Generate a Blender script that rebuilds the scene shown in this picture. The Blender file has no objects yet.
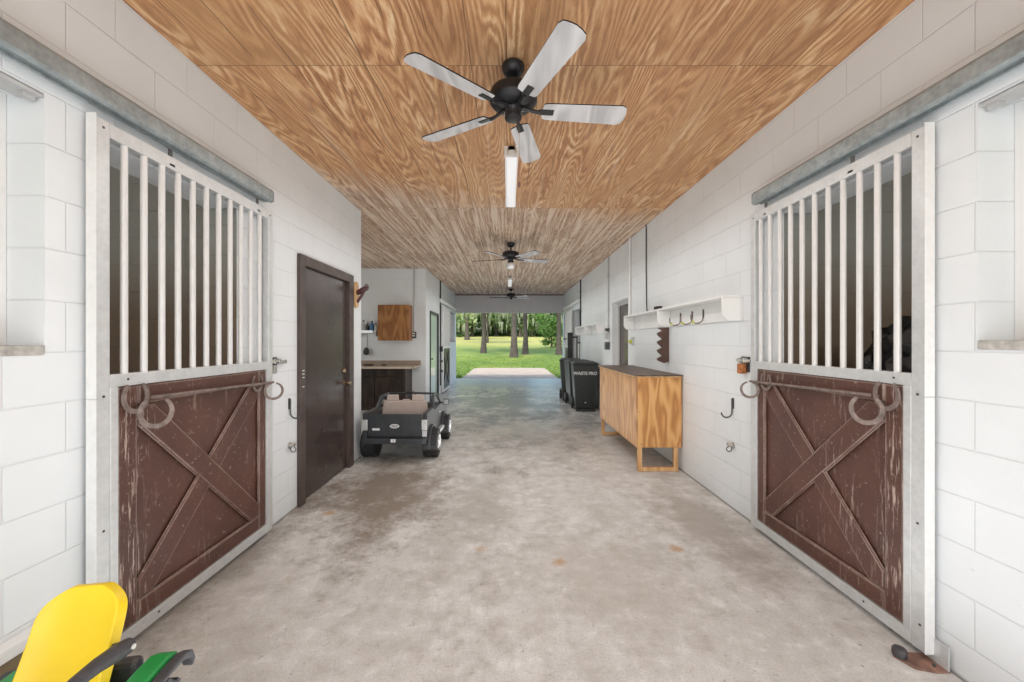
import bpy, bmesh, math, random
from mathutils import Vector, Matrix
random.seed(7)
R = math.radians
scene = bpy.context.scene
COL = scene.collection
F = 395.0; CH = 1.42; VX = 508.0; VY = 341.0
XL, XR, ZC = -1.80, 1.90, 3.01          # wall planes and ceiling

# ------------------------------------------------------------------ materials
class NT:
    def __init__(s, name):
        s.m = bpy.data.materials.new(name); s.m.use_nodes = True
        s.t = s.m.node_tree; s.t.nodes.clear()
        s.out = s.n('ShaderNodeOutputMaterial'); s.b = s.n('ShaderNodeBsdfPrincipled')
        s.t.links.new(s.b.outputs[0], s.out.inputs[0])
    def n(s, typ, **kw):
        nd = s.t.nodes.new(typ)
        for k, v in kw.items(): setattr(nd, k, v)
        return nd
    def put(s, sock, v):
        if isinstance(v, bpy.types.NodeSocket): s.t.links.new(v, sock)
        elif v is not None:
            if sock.type == 'RGBA' and len(v) == 3: v = (*v, 1)
            sock.default_value = v
    def math(s, op, a, b=None, c=None, clamp=False):
        nd = s.n('ShaderNodeMath', operation=op); nd.use_clamp = clamp
        s.put(nd.inputs[0], a)
        if b is not None: s.put(nd.inputs[1], b)
        if c is not None: s.put(nd.inputs[2], c)
        return nd.outputs[0]
    def pos(s): return s.n('ShaderNodeNewGeometry').outputs['Position']
    def obj(s): return s.n('ShaderNodeTexCoord').outputs['Object']
    def sep(s, v):
        nd = s.n('ShaderNodeSeparateXYZ'); s.put(nd.inputs[0], v); return nd.outputs
    def comb(s, x, y, z=0.0):
        nd = s.n('ShaderNodeCombineXYZ'); s.put(nd.inputs[0], x); s.put(nd.inputs[1], y); s.put(nd.inputs[2], z); return nd.outputs[0]
    def scale(s, v, sc, off=(0, 0, 0)):
        nd = s.n('ShaderNodeMapping'); s.put(nd.inputs[0], v); nd.inputs['Scale'].default_value = sc; nd.inputs['Location'].default_value = off
        return nd.outputs[0]
    def noise(s, v, sc=5, det=4, rough=.55, dist=0.0):
        nd = s.n('ShaderNodeTexNoise'); s.put(nd.inputs['Vector'], v)
        nd.inputs['Scale'].default_value = sc; nd.inputs['Detail'].default_value = det
        nd.inputs['Roughness'].default_value = rough; nd.inputs['Distortion'].default_value = dist
        return nd.outputs[0]
    def ramp(s, f, stops, interp='LINEAR'):
        nd = s.n('ShaderNodeValToRGB'); s.put(nd.inputs[0], f); cr = nd.color_ramp; cr.interpolation = interp
        while len(cr.elements) < len(stops): cr.elements.new(.5)
        for e, (p, c) in zip(cr.elements, stops):
            e.position = p; e.color = (c, c, c, 1) if isinstance(c, (int, float)) else (*c, 1)
        return nd.outputs[0]
    def mix(s, f, a, b, mode='MIX'):
        nd = s.n('ShaderNodeMix', data_type='RGBA', blend_type=mode)
        s.put(nd.inputs[0], f); s.put(nd.inputs[6], a); s.put(nd.inputs[7], b); return nd.outputs[2]
    def bump(s, h, st=.3, d=.01):
        nd = s.n('ShaderNodeBump'); nd.inputs['Strength'].default_value = st; nd.inputs['Distance'].default_value = d
        s.put(nd.inputs['Height'], h); s.t.links.new(nd.outputs[0], s.b.inputs['Normal'])
    def fin(s, col=None, rough=None, metal=None):
        if col is not None: s.put(s.b.inputs['Base Color'], col)
        if rough is not None: s.put(s.b.inputs['Roughness'], rough)
        if metal is not None: s.put(s.b.inputs['Metallic'], metal)
        return s.m

def plain(name, col, rough=.5, metal=0.0, var=.12, sc=12, bump=0.0):
    t = NT(name); v = t.obj(); n = t.noise(v, sc, 4)
    lo = tuple(c * (1 - var) for c in col); hi = tuple(min(1, c * (1 + var)) for c in col)
    c = t.ramp(n, [(.3, lo), (.7, hi)])
    if bump: t.bump(t.noise(v, sc * 4, 3), bump, .005)
    return t.fin(c, rough, metal)

def block_mat(name, axis, base=(.80, .80, .795), grime=0.5, zsplit=None, low=None, mortar=.92, bs=.55, dirt=(.30, .27, .23)):
    t = NT(name); p = t.pos(); x, y, z = t.sep(p)
    u = y if axis == 'x' else t.math('SUBTRACT', t.math('ABSOLUTE', x), t.math('MULTIPLY_ADD', t.math('GREATER_THAN', x, 0.0), .10, 1.796 + 10.0 - 4.06))
    uv = t.comb(t.math('ADD', u, 10.1645 if axis == 'x' else 10.0), t.math('ADD', z, .044 + 2.03))
    def brick(mort, smooth):
        b = t.n('ShaderNodeTexBrick'); b.offset = .5; b.squash = 1
        t.put(b.inputs['Vector'], uv); b.inputs['Scale'].default_value = 1
        b.inputs['Brick Width'].default_value = .406; b.inputs['Row Height'].default_value = .203
        b.inputs['Mortar Size'].default_value = mort; b.inputs['Mortar Smooth'].default_value = smooth
        return b.outputs['Fac']
    m = brick(.0045, .8); thin = brick(.0022, .6)
    n = t.noise(p, 2.2, 5); fine = t.noise(p, 55, 3)
    c = t.ramp(n, [(.25, tuple(a * .93 for a in base)), (.7, base)])
    if zsplit:
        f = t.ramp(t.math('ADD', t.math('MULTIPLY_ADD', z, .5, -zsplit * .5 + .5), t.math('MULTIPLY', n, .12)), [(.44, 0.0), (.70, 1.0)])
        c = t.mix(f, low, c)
    c = t.mix(t.math('MULTIPLY', thin, .17), c, tuple(a * .55 for a in base))
    # scuffs and chips low on the wall
    ch = t.noise(t.scale(p, (6, 6, 22)), 1.2, 6, .7)
    chm = t.ramp(ch, [(.66, 0.0), (.70, 1.0)])
    zf = t.ramp(t.math('MULTIPLY', z, .4), [(.0, 1.0), (.48, 0.15), (.6, 0.0)])
    mm = t.math('MULTIPLY', t.math('MULTIPLY', chm, zf), grime, clamp=True)
    c = t.mix(mm, c, dirt)
    base_d = t.ramp(t.math('ADD', z, t.math('MULTIPLY', n, .08)), [(.03, 1.0), (.16, 0.0)])
    c = t.mix(t.math('MULTIPLY', base_d, .45 * grime), c, dirt)
    line = t.ramp(z, [(.006, .75), (.022, 0.0)])
    c = t.mix(t.math('MULTIPLY', line, min(1, grime * 2)), c, (.10, .085, .07))
    h = t.math('ADD', t.math('MULTIPLY', m, -1.0), t.math('MULTIPLY', fine, .22))
    t.bump(h, bs, .006)
    return t.fin(c, .55)

def ply_ceiling():
    t = NT('ceiling_plywood'); p = t.pos(); x, y, z = t.sep(p)
    iy = t.math('FLOOR', t.math('DIVIDE', t.math('ADD', y, 5.04 + .0), 2.44))
    # sheets: joints at 2.28, 4.72 ...; across, joints 1.22 apart
    ix = t.math('FLOOR', t.math('DIVIDE', t.math('ADD', x, 10.58), 1.22))
    wn = t.n('ShaderNodeTexWhiteNoise', noise_dimensions='2D'); t.put(wn.inputs['Vector'], t.comb(ix, iy))
    rid = wn.outputs['Value']
    sx = t.math('MULTIPLY', x, 1.55); sy = t.math('MULTIPLY', y, .21)
    v = t.comb(sx, sy, t.math('MULTIPLY', rid, 40.0))
    n = t.noise(v, 1.9, 2.2, .40, .05)
    wob = t.noise(t.comb(t.math('MULTIPLY', x, 9.0), t.math('MULTIPLY', y, 1.6), rid), 3.0, 4, .65)
    ph = t.math('ADD', t.math('MULTIPLY', n, 170.0), t.math('MULTIPLY', wob, 9.5))
    ph = t.math('ADD', ph, t.math('MULTIPLY', x, 16.0))
    s = t.math('MULTIPLY_ADD', t.math('SINE', ph), .5, .5)
    fib = t.noise(t.comb(t.math('MULTIPLY', x, 170.0), t.math('MULTIPLY', y, 7.0), rid), 1.0, 3, .6)
    s2 = t.math('ADD', t.math('MULTIPLY', t.math('MULTIPLY', s, t.ramp(t.noise(t.comb(t.math('MULTIPLY', x, 3.0), t.math('MULTIPLY', y, 1.0), rid), 1.5, 3), [(.3, .35), (.65, .9)])), .8), t.math('MULTIPLY', t.math('SUBTRACT', fib, .3), .85))
    col = t.ramp(s2, [(.03, (.27, .115, .050)), (.28, (.46, .222, .100)), (.60, (.61, .335, .160)), (.95, (.84, .62, .38))])
    big = t.noise(t.comb(t.math('MULTIPLY', x, .9), t.math('MULTIPLY', y, .5), t.math('MULTIPLY', rid, 9.0)), 1.6, 3)
    col = t.mix(t.ramp(big, [(.35, 0.0), (.75, .55)]), col, (.58, .34, .16))
    hue = t.ramp(rid, [(0, (.86, .84, .84)), (.5, (1, .98, .95)), (1, (1.0, 1.0, 1.0))])
    col = t.mix(1.0, col, hue, 'MULTIPLY')
    # sheets greyer further down the aisle, the light there painted into the wood
    far = t.ramp(t.math('ADD', t.math('MULTIPLY', y, .1), t.math('SUBTRACT', t.math('MULTIPLY', t.math('SUBTRACT', rid, .5), .12), t.math('MULTIPLY', x, .045))), [(.42, 0.0), (.50, .72), (1.0, .85)])
    g = t.ramp(s2, [(.06, (.27, .18, .125)), (.36, (.37, .26, .19)), (.6, (.43, .31, .23)), (.88, (.58, .45, .35))])
    stk = t.noise(t.comb(t.math('MULTIPLY', x, 26.0), t.math('MULTIPLY', y, .75), rid), 1.0, 4, .65)
    g = t.mix(t.ramp(stk, [(.46, 0.0), (.58, .85)]), g, (.76, .65, .54))
    col = t.mix(t.math('MULTIPLY', t.ramp(stk, [(.54, 0.0), (.64, .30)]), t.ramp(t.math('MULTIPLY', y, .1), [(.2, 0.0), (.35, 1.0)])), col, (.80, .64, .46))
    col = t.mix(far, col, g)
    # board grooves and sheet joints
    def line(c, per, off, w):
        fr = t.math('FRACT', t.math('DIVIDE', t.math('ADD', c, off), per))
        d = t.math('MULTIPLY', t.math('ABSOLUTE', t.math('SUBTRACT', fr, .5)), per)
        return t.math('LESS_THAN', d, w)
    gx = line(x, .2033, 10.58 - .10, .0032)
    gm = t.ramp(t.noise(t.comb(t.math('MULTIPLY', x, 2.2), t.math('MULTIPLY', y, .7), rid), 2.0, 2), [(.42, 0.0), (.50, .8)])
    gx = t.math('MULTIPLY', t.math('MULTIPLY', gx, gm), t.math('LESS_THAN', x, .35))
    jy = line(y, 2.44, 5.04 - 1.22, .0025); jx = line(x, 1.22, 10.58 - .61, .002)
    gr = t.math('MAXIMUM', gx, t.math('MAXIMUM', t.math('MULTIPLY', jy, .7), t.math('MULTIPLY', jx, .6)))
    col = t.mix(gr, col, (.10, .05, .025))
    t.bump(t.math('SUBTRACT', s2, t.math('MULTIPLY', gr, 2.0)), .25, .004)
    return t.fin(col, .62)

def wood_mat(name, dark, mid, light, ax='z', sc=1.0, rough=.5, rings=60):
    t = NT(name); x, y, z = t.sep(t.pos())
    k = {'z': (3.0, 3.0, .55), 'y': (3.0, .55, 3.0), 'x': (.55, 3.0, 3.0)}[ax]
    v = t.comb(t.math('MULTIPLY', x, k[0] * sc), t.math('MULTIPLY', y, k[1] * sc), t.math('MULTIPLY', z, k[2] * sc))
    n = t.noise(v, 1.6, 2.0, .4, .1)
    s = t.math('MULTIPLY_ADD', t.math('SINE', t.math('MULTIPLY', n, rings)), .5, .5)
    kk = tuple(60.0 if a > 1 else 3.0 for a in k)
    fib = t.noise(t.comb(t.math('MULTIPLY', x, kk[0]), t.math('MULTIPLY', y, kk[1]), t.math('MULTIPLY', z, kk[2])), 1.0, 3)
    s2 = t.math('ADD', t.math('MULTIPLY', s, .7), t.math('MULTIPLY', fib, .35))
    c = t.ramp(s2, [(.1, dark), (.5, mid), (.95, light)])
    t.bump(s2, .12, .002)
    return t.fin(c, rough)

def floor_mat():
    t = NT('concrete_floor'); p = t.pos(); x, y, z = t.sep(p)
    a = t.noise(p, .9, 6, .6); b = t.noise(p, 4.5, 6, .7); c = t.noise(p, 95, 5, .8); d = t.noise(t.scale(p, (1, .6, 1), (3, 7, 0)), 1.7, 5, .65)
    col = t.ramp(b, [(.25, (.47, .45, .425)), (.5, (.61, .595, .575)), (.72, (.70, .69, .675))])
    col = t.mix(t.ramp(a, [(.35, .45), (.6, 0.0)]), col, (.47, .44, .405))
    col = t.mix(t.math('MULTIPLY', t.ramp(c, [(.36, 1.0), (.52, 0.0)]), .42), col, (.30, .285, .26))
    col = t.mix(t.math('MULTIPLY', t.ramp(c, [(.6, 0.0), (.72, 1.0)]), .5), col, (.84, .83, .82))
    e = t.noise(p, 9, 6, .75, .3)
    col = t.mix(t.ramp(e, [(.54, 0.0), (.66, .38)]), col, (.80, .79, .78))
    col = t.mix(t.ramp(e, [(.34, .4), (.46, 0.0)]), col, (.38, .345, .31))
    # fine dark pores
    po = t.noise(p, 24, 5, .75)
    col = t.mix(t.ramp(po, [(.31, .8), (.38, 0.0)]), col, (.16, .14, .12))
    # damp / dirty areas by the walls and in the middle distance; the far bluish tint is painted sky sheen
    def blob(cx, cy, rx, ry, amt, tint, nz=.9):
        dx = t.math('DIVIDE', t.math('SUBTRACT', x, cx), rx); dy = t.math('DIVIDE', t.math('SUBTRACT', y, cy), ry)
        r = t.math('SQRT', t.math('ADD', t.math('MULTIPLY', dx, dx), t.math('MULTIPLY', dy, dy)))
        r = t.math('ADD', r, t.math('MULTIPLY', t.math('SUBTRACT', d, .5), nz * 2))
        r = t.math('ADD', r, t.math('MULTIPLY', t.math('SUBTRACT', b, .5), nz))
        r = t.math('ADD', r, t.math('MULTIPLY', t.math('SUBTRACT', po, .5), nz * .9))
        f = t.ramp(r, [(.25, amt), (1.0, 0.0)])
        return t.mix(f, col, tint)
    col = blob(-1.25, 3.8, .85, 1.25, .9, (.20, .155, .115), 1.2)
    col = blob(-1.72, 2.6, .22, 1.6, .7, (.19, .16, .13))
    col = blob(1.55, 3.1, .42, 1.1, .65, (.31, .27, .23), 1.2)
    col = blob(-.30, 3.4, .5, 1.5, .5, (.32, .285, .245), 1.3)
    col = blob(.5, 2.4, .8, .8, .35, (.40, .36, .31), 1.5)
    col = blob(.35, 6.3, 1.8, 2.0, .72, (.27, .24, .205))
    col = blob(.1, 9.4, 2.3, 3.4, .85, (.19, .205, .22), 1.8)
    col = blob(0, 13.6, 2.6, 1.6, .6, (.50, .55, .60), 1.3)  # pale blue sky sheen by the far opening, painted into the colour
    # rusty spots
    vo = t.n('ShaderNodeTexVoronoi'); t.put(vo.inputs['Vector'], p); vo.inputs['Scale'].default_value = 2.3; vo.inputs['Randomness'].default_value = 1
    sp = t.math('ADD', vo.outputs['Distance'], t.math('MULTIPLY', t.math('SUBTRACT', po, .5), .22))
    pick = t.math('GREATER_THAN', t.sep(vo.outputs['Color'])[0], .45)
    f = t.math('MULTIPLY', t.ramp(sp, [(.04, .8), (.15, 0.0)]), pick)
    col = t.mix(f, col, (.44, .27, .13))
    # hairline cracks
    w = t.n('ShaderNodeTexVoronoi', feature='DISTANCE_TO_EDGE'); t.put(w.inputs['Vector'], t.mix(.12, p, t.n('ShaderNodeTexNoise').outputs['Color'])); w.inputs['Scale'].default_value = .45
    rough = t.ramp(t.math('ADD', t.math('MULTIPLY', y, .05), t.math('MULTIPLY', d, .45)), [(.35, .75), (.62, .33), (.85, .22)])
    t.bump(t.math('ADD', b, t.math('MULTIPLY', c, .5)), .16, .008)
    return t.fin(col, rough)

def stable_paint():
    t = NT('worn_brown_paint'); p = t.obj(); w = t.pos()
    n = t.noise(p, 3, 4)
    col = t.ramp(n, [(.3, (.070, .028, .019)), (.7, (.108, .045, .031))])
    ch = t.noise(t.scale(w, (60, 60, 5)), 1.0, 6, .75)
    zone = t.noise(t.scale(w, (3, 3.5, 1.2), (4.3, 1, 2)), 1.6, 3)
    f = t.math('MULTIPLY', t.ramp(ch, [(.545, 0.0), (.60, 1.0)]), t.math('MAXIMUM', t.ramp(zone, [(.52, 0.0), (.64, .7)]), t.ramp(t.math('ADD', t.sep(p)[1], t.math('MULTIPLY', zone, .25)), [(.29, .95), (.40, 0.0)])))
    sc = t.noise(w, 38, 6, .8)
    f = t.math('MAXIMUM', f, t.math('MULTIPLY', t.ramp(sc, [(.60, 0.0), (.66, 1.0)]), .6))
    bv = t.n('ShaderNodeBevel', samples=4); bv.inputs['Radius'].default_value = .012
    g = t.n('ShaderNodeNewGeometry'); dt = t.n('ShaderNodeVectorMath', operation='DOT_PRODUCT')
    t.put(dt.inputs[0], bv.outputs[0]); t.put(dt.inputs[1], g.outputs['Normal'])
    e = t.ramp(dt.outputs['Value'], [(.90, 1.0), (.992, 0.0)])
    e = t.math('MULTIPLY', e, t.ramp(t.noise(w, 5, 5), [(.36, .3), (.55, .95)]))
    col = t.mix(t.math('MAXIMUM', f, e), col, (.46, .35, .30))
    t.bump(t.math('ADD', t.noise(p, 60, 3), f), .15, .003)
    return t.fin(col, .5)

def galv(name, base, sc=14, metal=.55, rough=.42, spread=.18):
    t = NT(name); v = t.obj()
    vo = t.n('ShaderNodeTexVoronoi'); t.put(vo.inputs['Vector'], v); vo.inputs['Scale'].default_value = 45
    n = t.noise(v, sc, 4)
    s = t.math('ADD', t.math('MULTIPLY', vo.outputs['Distance'], .25), t.math('MULTIPLY', n, .75))
    c = t.ramp(s, [(.25, tuple(a * (1 - spread) for a in base)), (.7, tuple(min(1, a * (1 + spread)) for a in base))])
    return t.fin(c, rough, metal)

def grass_mat():
    t = NT('lawn_grass'); p = t.pos(); x, y, z = t.sep(p)
    n = t.noise(p, 1.2, 6, .7); b = t.noise(t.scale(p, (.6, .25, 1)), .35, 4)
    c = t.ramp(n, [(.3, (.075, .135, .014)), (.7, (.16, .245, .030))])
    c = t.mix(t.ramp(b, [(.45, 0.0), (.62, .8)]), c, (.24, .29, .05))
    far = t.ramp(t.math('MULTIPLY', y, .01), [(.40, 0.0), (.62, .85)])
    c = t.mix(far, c, (.38, .36, .10))  # yellower far lawn: sunlight painted into the grass colour
    t.bump(t.noise(p, 30, 4), .4, .03)
    return t.fin(c, .9)

def leaf_mat(name, a, b, tr=.35):
    t = NT(name); p = t.pos(); n = t.noise(p, 1.3, 3); n2 = t.noise(p, 11, 2)
    c = t.ramp(t.math('ADD', t.math('MULTIPLY', n, .6), t.math('MULTIPLY', n2, .4)), [(.35, a), (.65, b)])
    t.fin(c, .7)
    tl = t.n('ShaderNodeBsdfTranslucent'); t.put(tl.inputs[0], c)
    mx = t.n('ShaderNodeMixShader'); mx.inputs[0].default_value = tr
    t.t.links.new(t.b.outputs[0], mx.inputs[1]); t.t.links.new(tl.outputs[0], mx.inputs[2]); t.t.links.new(mx.outputs[0], t.out.inputs[0])
    return t.m

def glass_mat(name, tint=(.8, .9, .85), rough=.03):
    t = NT(name); n = t.noise(t.obj(), 3, 2)
    t.fin(t.ramp(n, [(.4, tint), (.6, tuple(min(1, c * 1.05) for c in tint))]), rough)
    t.b.inputs['Transmission Weight'].default_value = 1.0; t.b.inputs['IOR'].default_value = 1.45
    return t.m

WHITE = (.785, .815, .835)
M = {}
M['bx'] = block_mat('painted_block_side', 'x', WHITE)
M['by'] = block_mat('painted_block_cross', 'y', WHITE, .25)
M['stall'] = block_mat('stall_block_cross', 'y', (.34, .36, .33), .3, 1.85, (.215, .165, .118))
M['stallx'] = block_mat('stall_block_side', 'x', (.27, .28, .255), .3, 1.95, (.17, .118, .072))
M['header'] = plain('header_paint', (.55, .54, .55), .6, var=.04, sc=2)
M['ceil'] = ply_ceiling()
M['darkceil'] = plain('stall_ceiling_wood', (.10, .07, .05), .8)
M['floor'] = floor_mat()
M['apron'] = plain('apron_concrete', (.40, .325, .25), .85, var=.15, sc=2, bump=.2)
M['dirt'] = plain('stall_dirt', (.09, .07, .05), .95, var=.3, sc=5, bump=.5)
M['brown'] = stable_paint()
M['galv'] = galv('galvanised_frame', (.60, .61, .61), metal=.35, rough=.45, spread=.10)
M['edge'] = galv('pale_steel_edge', (.78, .78, .77), metal=.15, rough=.5, spread=.05)
M['track'] = galv('galvanised_track', (.33, .37, .38), metal=.5, rough=.45, spread=.28)
M['bar'] = plain('brushed_bar', (.70, .69, .68), .42, .15, var=.04)
M['iron'] = plain('rusty_iron', (.22, .17, .15), .65, .35, var=.35, sc=30, bump=.4)
M['rust'] = plain('rust_plate', (.24, .135, .10), .8, .1, var=.5, sc=14, bump=.5)
M['orange_rust'] = plain('orange_rust', (.42, .16, .05), .8, .1, var=.5, sc=60, bump=.5)
M['steel'] = plain('zinc_steel', (.62, .60, .56), .3, .8, var=.2, sc=30)
M['darksteel'] = plain('dark_steel', (.10, .10, .10), .45, .6, var=.3, sc=20)
M['black'] = plain('black_metal', (.022, .022, .024), .38, .3, var=.2)
M['doorbrown'] = plain('dark_brown_door_paint', (.062, .045, .040), .22, 0, var=.2, sc=3)
M['framebrown'] = plain('dark_brown_frame_paint', (.075, .052, .046), .45, 0, var=.3, sc=9)
M['brass'] = plain('aged_brass', (.30, .22, .15), .3, .9, var=.3)
M['white'] = plain('white_paint', (.80, .80, .79), .45, var=.03, sc=4)
M['offwhite'] = plain('off_white_plastic', (.74, .73, .70), .4, var=.05)
M['greypaint'] = plain('grey_paint', (.50, .50, .50), .5, var=.08)
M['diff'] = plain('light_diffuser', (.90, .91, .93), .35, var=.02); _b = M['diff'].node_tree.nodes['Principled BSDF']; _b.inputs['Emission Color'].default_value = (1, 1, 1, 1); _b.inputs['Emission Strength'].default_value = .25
M['ply'] = wood_mat('golden_plywood', (.42, .18, .052), (.62, .31, .10), (.72, .42, .17), 'z', 1.0, .5, 46)
M['plyy'] = wood_mat('golden_plywood_long', (.36, .17, .065), (.50, .26, .105), (.60, .35, .16), 'z', .9, .5, 50)
M['leg'] = wood_mat('pine_leg', (.50, .26, .10), (.62, .36, .16), (.70, .45, .23), 'z', 1.0, .55, 30)
M['lid'] = wood_mat('dark_brown_lid', (.075, .045, .03), (.10, .062, .042), (.15, .10, .075), 'y', 1, .45, 30)
M['zig'] = wood_mat('dark_red_wood', (.07, .035, .025), (.11, .055, .038), (.16, .085, .06), 'z', 1, .5, 30)
M['cup'] = wood_mat('cupboard_wood', (.22, .085, .025), (.33, .14, .045), (.42, .20, .07), 'z', 1, .45, 40)
M['plaq'] = wood_mat('pale_plaque_wood', (.50, .29, .13), (.66, .42, .21), (.75, .52, .3), 'z', 1, .5, 30)
M['cab'] = wood_mat('dark_cabinet_wood', (.018, .011, .008), (.028, .017, .012), (.045, .027, .018), 'z', 1, .5, 30)
M['cabside'] = plain('cabinet_side', (.05, .035, .028), .5)
M['counter'] = plain('tan_laminate', (.36, .28, .22), .4, var=.08)
M['counteredge'] = plain('pale_laminate_edge', (.62, .52, .42), .4)
M['yellow'] = plain('yellow_plastic', (.88, .62, .010), .38, var=.04, sc=8)
M['green'] = plain('green_plastic', (.012, .28, .055), .35, var=.08)
M['charcoal'] = plain('charcoal_plastic', (.055, .05, .055), .6, var=.25, sc=30, bump=.2)
M['truck'] = plain('dark_grey_plastic', (.038, .042, .048), .42, var=.25, sc=10)
M['trucktop'] = plain('metallic_grey_plastic', (.026, .026, .028), .45, .05, var=.2, sc=10)
M['tyre'] = plain('black_tyre_plastic', (.022, .021, .022), .6, var=.3, sc=30)
M['chrome'] = plain('chrome', (.75, .75, .76), .18, .9, var=.1)
M['seatt'] = plain('tan_seat_plastic', (.52, .42, .37), .5, var=.05)
M['lamp'] = plain('silver_lamp', (.62, .63, .64), .3, .3, var=.12, sc=30)
M['decal'] = plain('white_decal', (.82, .82, .82), .4, var=.03)
M['bin'] = plain('dark_bin_plastic', (.018, .022, .020), .5, var=.2)
M['binlbl'] = plain('bin_lettering', (.50, .50, .50), .6, var=.08)
M['bag'] = plain('black_bag', (.012, .012, .014), .22, var=.3, sc=25)
M['bark'] = plain('tree_bark', (.075, .062, .050), .95, var=.4, sc=3, bump=1.0)
M['grass'] = grass_mat()
M['leaf1'] = leaf_mat('leaf_mid', (.07, .16, .035), (.20, .34, .08))
M['leaf2'] = leaf_mat('leaf_dark', (.03, .075, .02), (.10, .20, .05))
M['leaf3'] = leaf_mat('leaf_pale', (.22, .33, .10), (.50, .58, .26))
M['moss'] = leaf_mat('moss_pale', (.26, .30, .20), (.50, .53, .38))
M['blade'] = wood_mat('whitewashed_blade', (.42, .41, .41), (.55, .54, .54), (.66, .65, .65), 'y', 1.2, .6, 30)
M['blue'] = plain('blue_plastic', (.05, .17, .36), .35)
M['glass'] = glass_mat('pane_glass')
M['glob'] = plain('white_globe', (.85, .85, .84), .3)
M['board'] = wood_mat('rough_base_board', (.10, .065, .03), (.17, .12, .06), (.24, .18, .1), 'y', 1, .8, 40)
M['yg'] = plain('yellow_green_plastic', (.60, .62, .05), .4)
M['gdoor'] = plain('glass_door_panel', (.62, .74, .66), .06, var=.06, sc=1)  # opaque pale green, the pane's reflections painted as its colour
M['mortar'] = plain('grey_mortar', (.45, .43, .40), .9, var=.3, sc=30, bump=.6)
M['rope'] = plain('black_cord', (.03, .028, .028), .6)
M['plumb'] = plain('maroon_wood', (.075, .025, .03), .4)

# ------------------------------------------------------------------ mesh helpers
class MB:
    def __init__(s): s.bm = bmesh.new()
    def _xf(s, vs, rot=None, piv=None):
        if rot is not None: bmesh.ops.rotate(s.bm, verts=vs, cent=piv or (0, 0, 0), matrix=rot)
    def box(s, x0, x1, y0, y1, z0, z1, rot=None, piv=None):
        r = bmesh.ops.create_cube(s.bm, size=1.0); vs = r['verts']
        for v in vs:
            v.co = Vector(((x0 + x1) / 2 + v.co.x * (x1 - x0), (y0 + y1) / 2 + v.co.y * (y1 - y0), (z0 + z1) / 2 + v.co.z * (z1 - z0)))
        s._xf(vs, rot, piv); return s
    def frustum(s, b, t):      # b,t = (x0,x1,y0,y1,z)
        v = []
        for q in (b, t):
            for (x, y) in ((q[0], q[2]), (q[1], q[2]), (q[1], q[3]), (q[0], q[3])): v.append(s.bm.verts.new((x, y, q[4])))
        for f in ((3, 2, 1, 0), (4, 5, 6, 7), (0, 1, 5, 4), (1, 2, 6, 5), (2, 3, 7, 6), (3, 0, 4, 7)): s.bm.faces.new([v[i] for i in f])
        return s
    def prism(s, pts, ax, a0, a1):   # pts polygon in the two other axes, extruded along ax
        def mk(p, a):
            return {'x': (a, p[0], p[1]), 'y': (p[0], a, p[1]), 'z': (p[0], p[1], a)}[ax]
        A = [s.bm.verts.new(mk(p, a0)) for p in pts]; B = [s.bm.verts.new(mk(p, a1)) for p in pts]
        s.bm.faces.new(A); s.bm.faces.new(B[::-1]); n = len(pts)
        for i in range(n): s.bm.faces.new((A[i], B[i], B[(i + 1) % n], A[(i + 1) % n]))
        bmesh.ops.recalc_face_normals(s.bm, faces=s.bm.faces); return s
    def tube(s, pts, r, n=10, cap=True):
        pts = [Vector(p) for p in pts]; rs = r if isinstance(r, (list, tuple)) else [r] * len(pts)
        rings = []; up = None
        for i, p in enumerate(pts):
            d = (pts[min(i + 1, len(pts) - 1)] - pts[max(i - 1, 0)]).normalized()
            if up is None: up = Vector((0, 0, 1)) if abs(d.z) < .9 else Vector((1, 0, 0))
            a = d.cross(up)
            if a.length < 1e-4: up = Vector((0, 1, 0)); a = d.cross(up)
            a.normalize(); b = a.cross(d).normalized(); up = b
            rings.append([s.bm.verts.new(p + (a * math.cos(2 * math.pi * k / n) + b * math.sin(2 * math.pi * k / n)) * rs[i]) for k in range(n)])
        for i in range(len(rings) - 1):
            for k in range(n):
                s.bm.faces.new((rings[i][k], rings[i + 1][k], rings[i + 1][(k + 1) % n], rings[i][(k + 1) % n]))
        if cap: s.bm.faces.new(rings[0]); s.bm.faces.new(rings[-1][::-1])
        return s
    def lathe(s, prof, n=28, c=(0, 0, 0), axis='z'):
        rings = []
        for (r, h) in prof:
            ring = []
            for k in range(n):
                a = 2 * math.pi * k / n; u, w = max(r, 1e-4) * math.cos(a), max(r, 1e-4) * math.sin(a)
                p = {'z': (u, w, h), 'x': (h, u, w), 'y': (w, h, u)}[axis]
                ring.append(s.bm.verts.new(Vector(p) + Vector(c)))
            rings.append(ring)
        for i in range(len(rings) - 1):
            for k in range(n): s.bm.faces.new((rings[i][k], rings[i][(k + 1) % n], rings[i + 1][(k + 1) % n], rings[i + 1][k]))
        s.bm.faces.new(rings[0][::-1]); s.bm.faces.new(rings[-1]); return s
    def quad(s, p): s.bm.faces.new([s.bm.verts.new(q) for q in p]); return s
    def build(s, name, mat, parent=None, bevel=0, smooth=False, seg=2, recalc=True):
        if recalc: bmesh.ops.recalc_face_normals(s.bm, faces=s.bm.faces)
        me = bpy.data.meshes.new(name); s.bm.to_mesh(me); s.bm.free()
        me.materials.append(mat if not isinstance(mat, str) else M[mat])
        o = bpy.data.objects.new(name, me); COL.objects.link(o)
        if smooth:
            for f in me.polygons: f.use_smooth = True
            try: me.set_sharp_from_angle(angle=R(40))
            except Exception: pass
        if bevel:
            m = o.modifiers.new('bevel', 'BEVEL'); m.width = bevel; m.segments = seg; m.limit_method = 'ANGLE'; m.angle_limit = R(35)
        if parent: o.parent = parent
        return o

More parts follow.
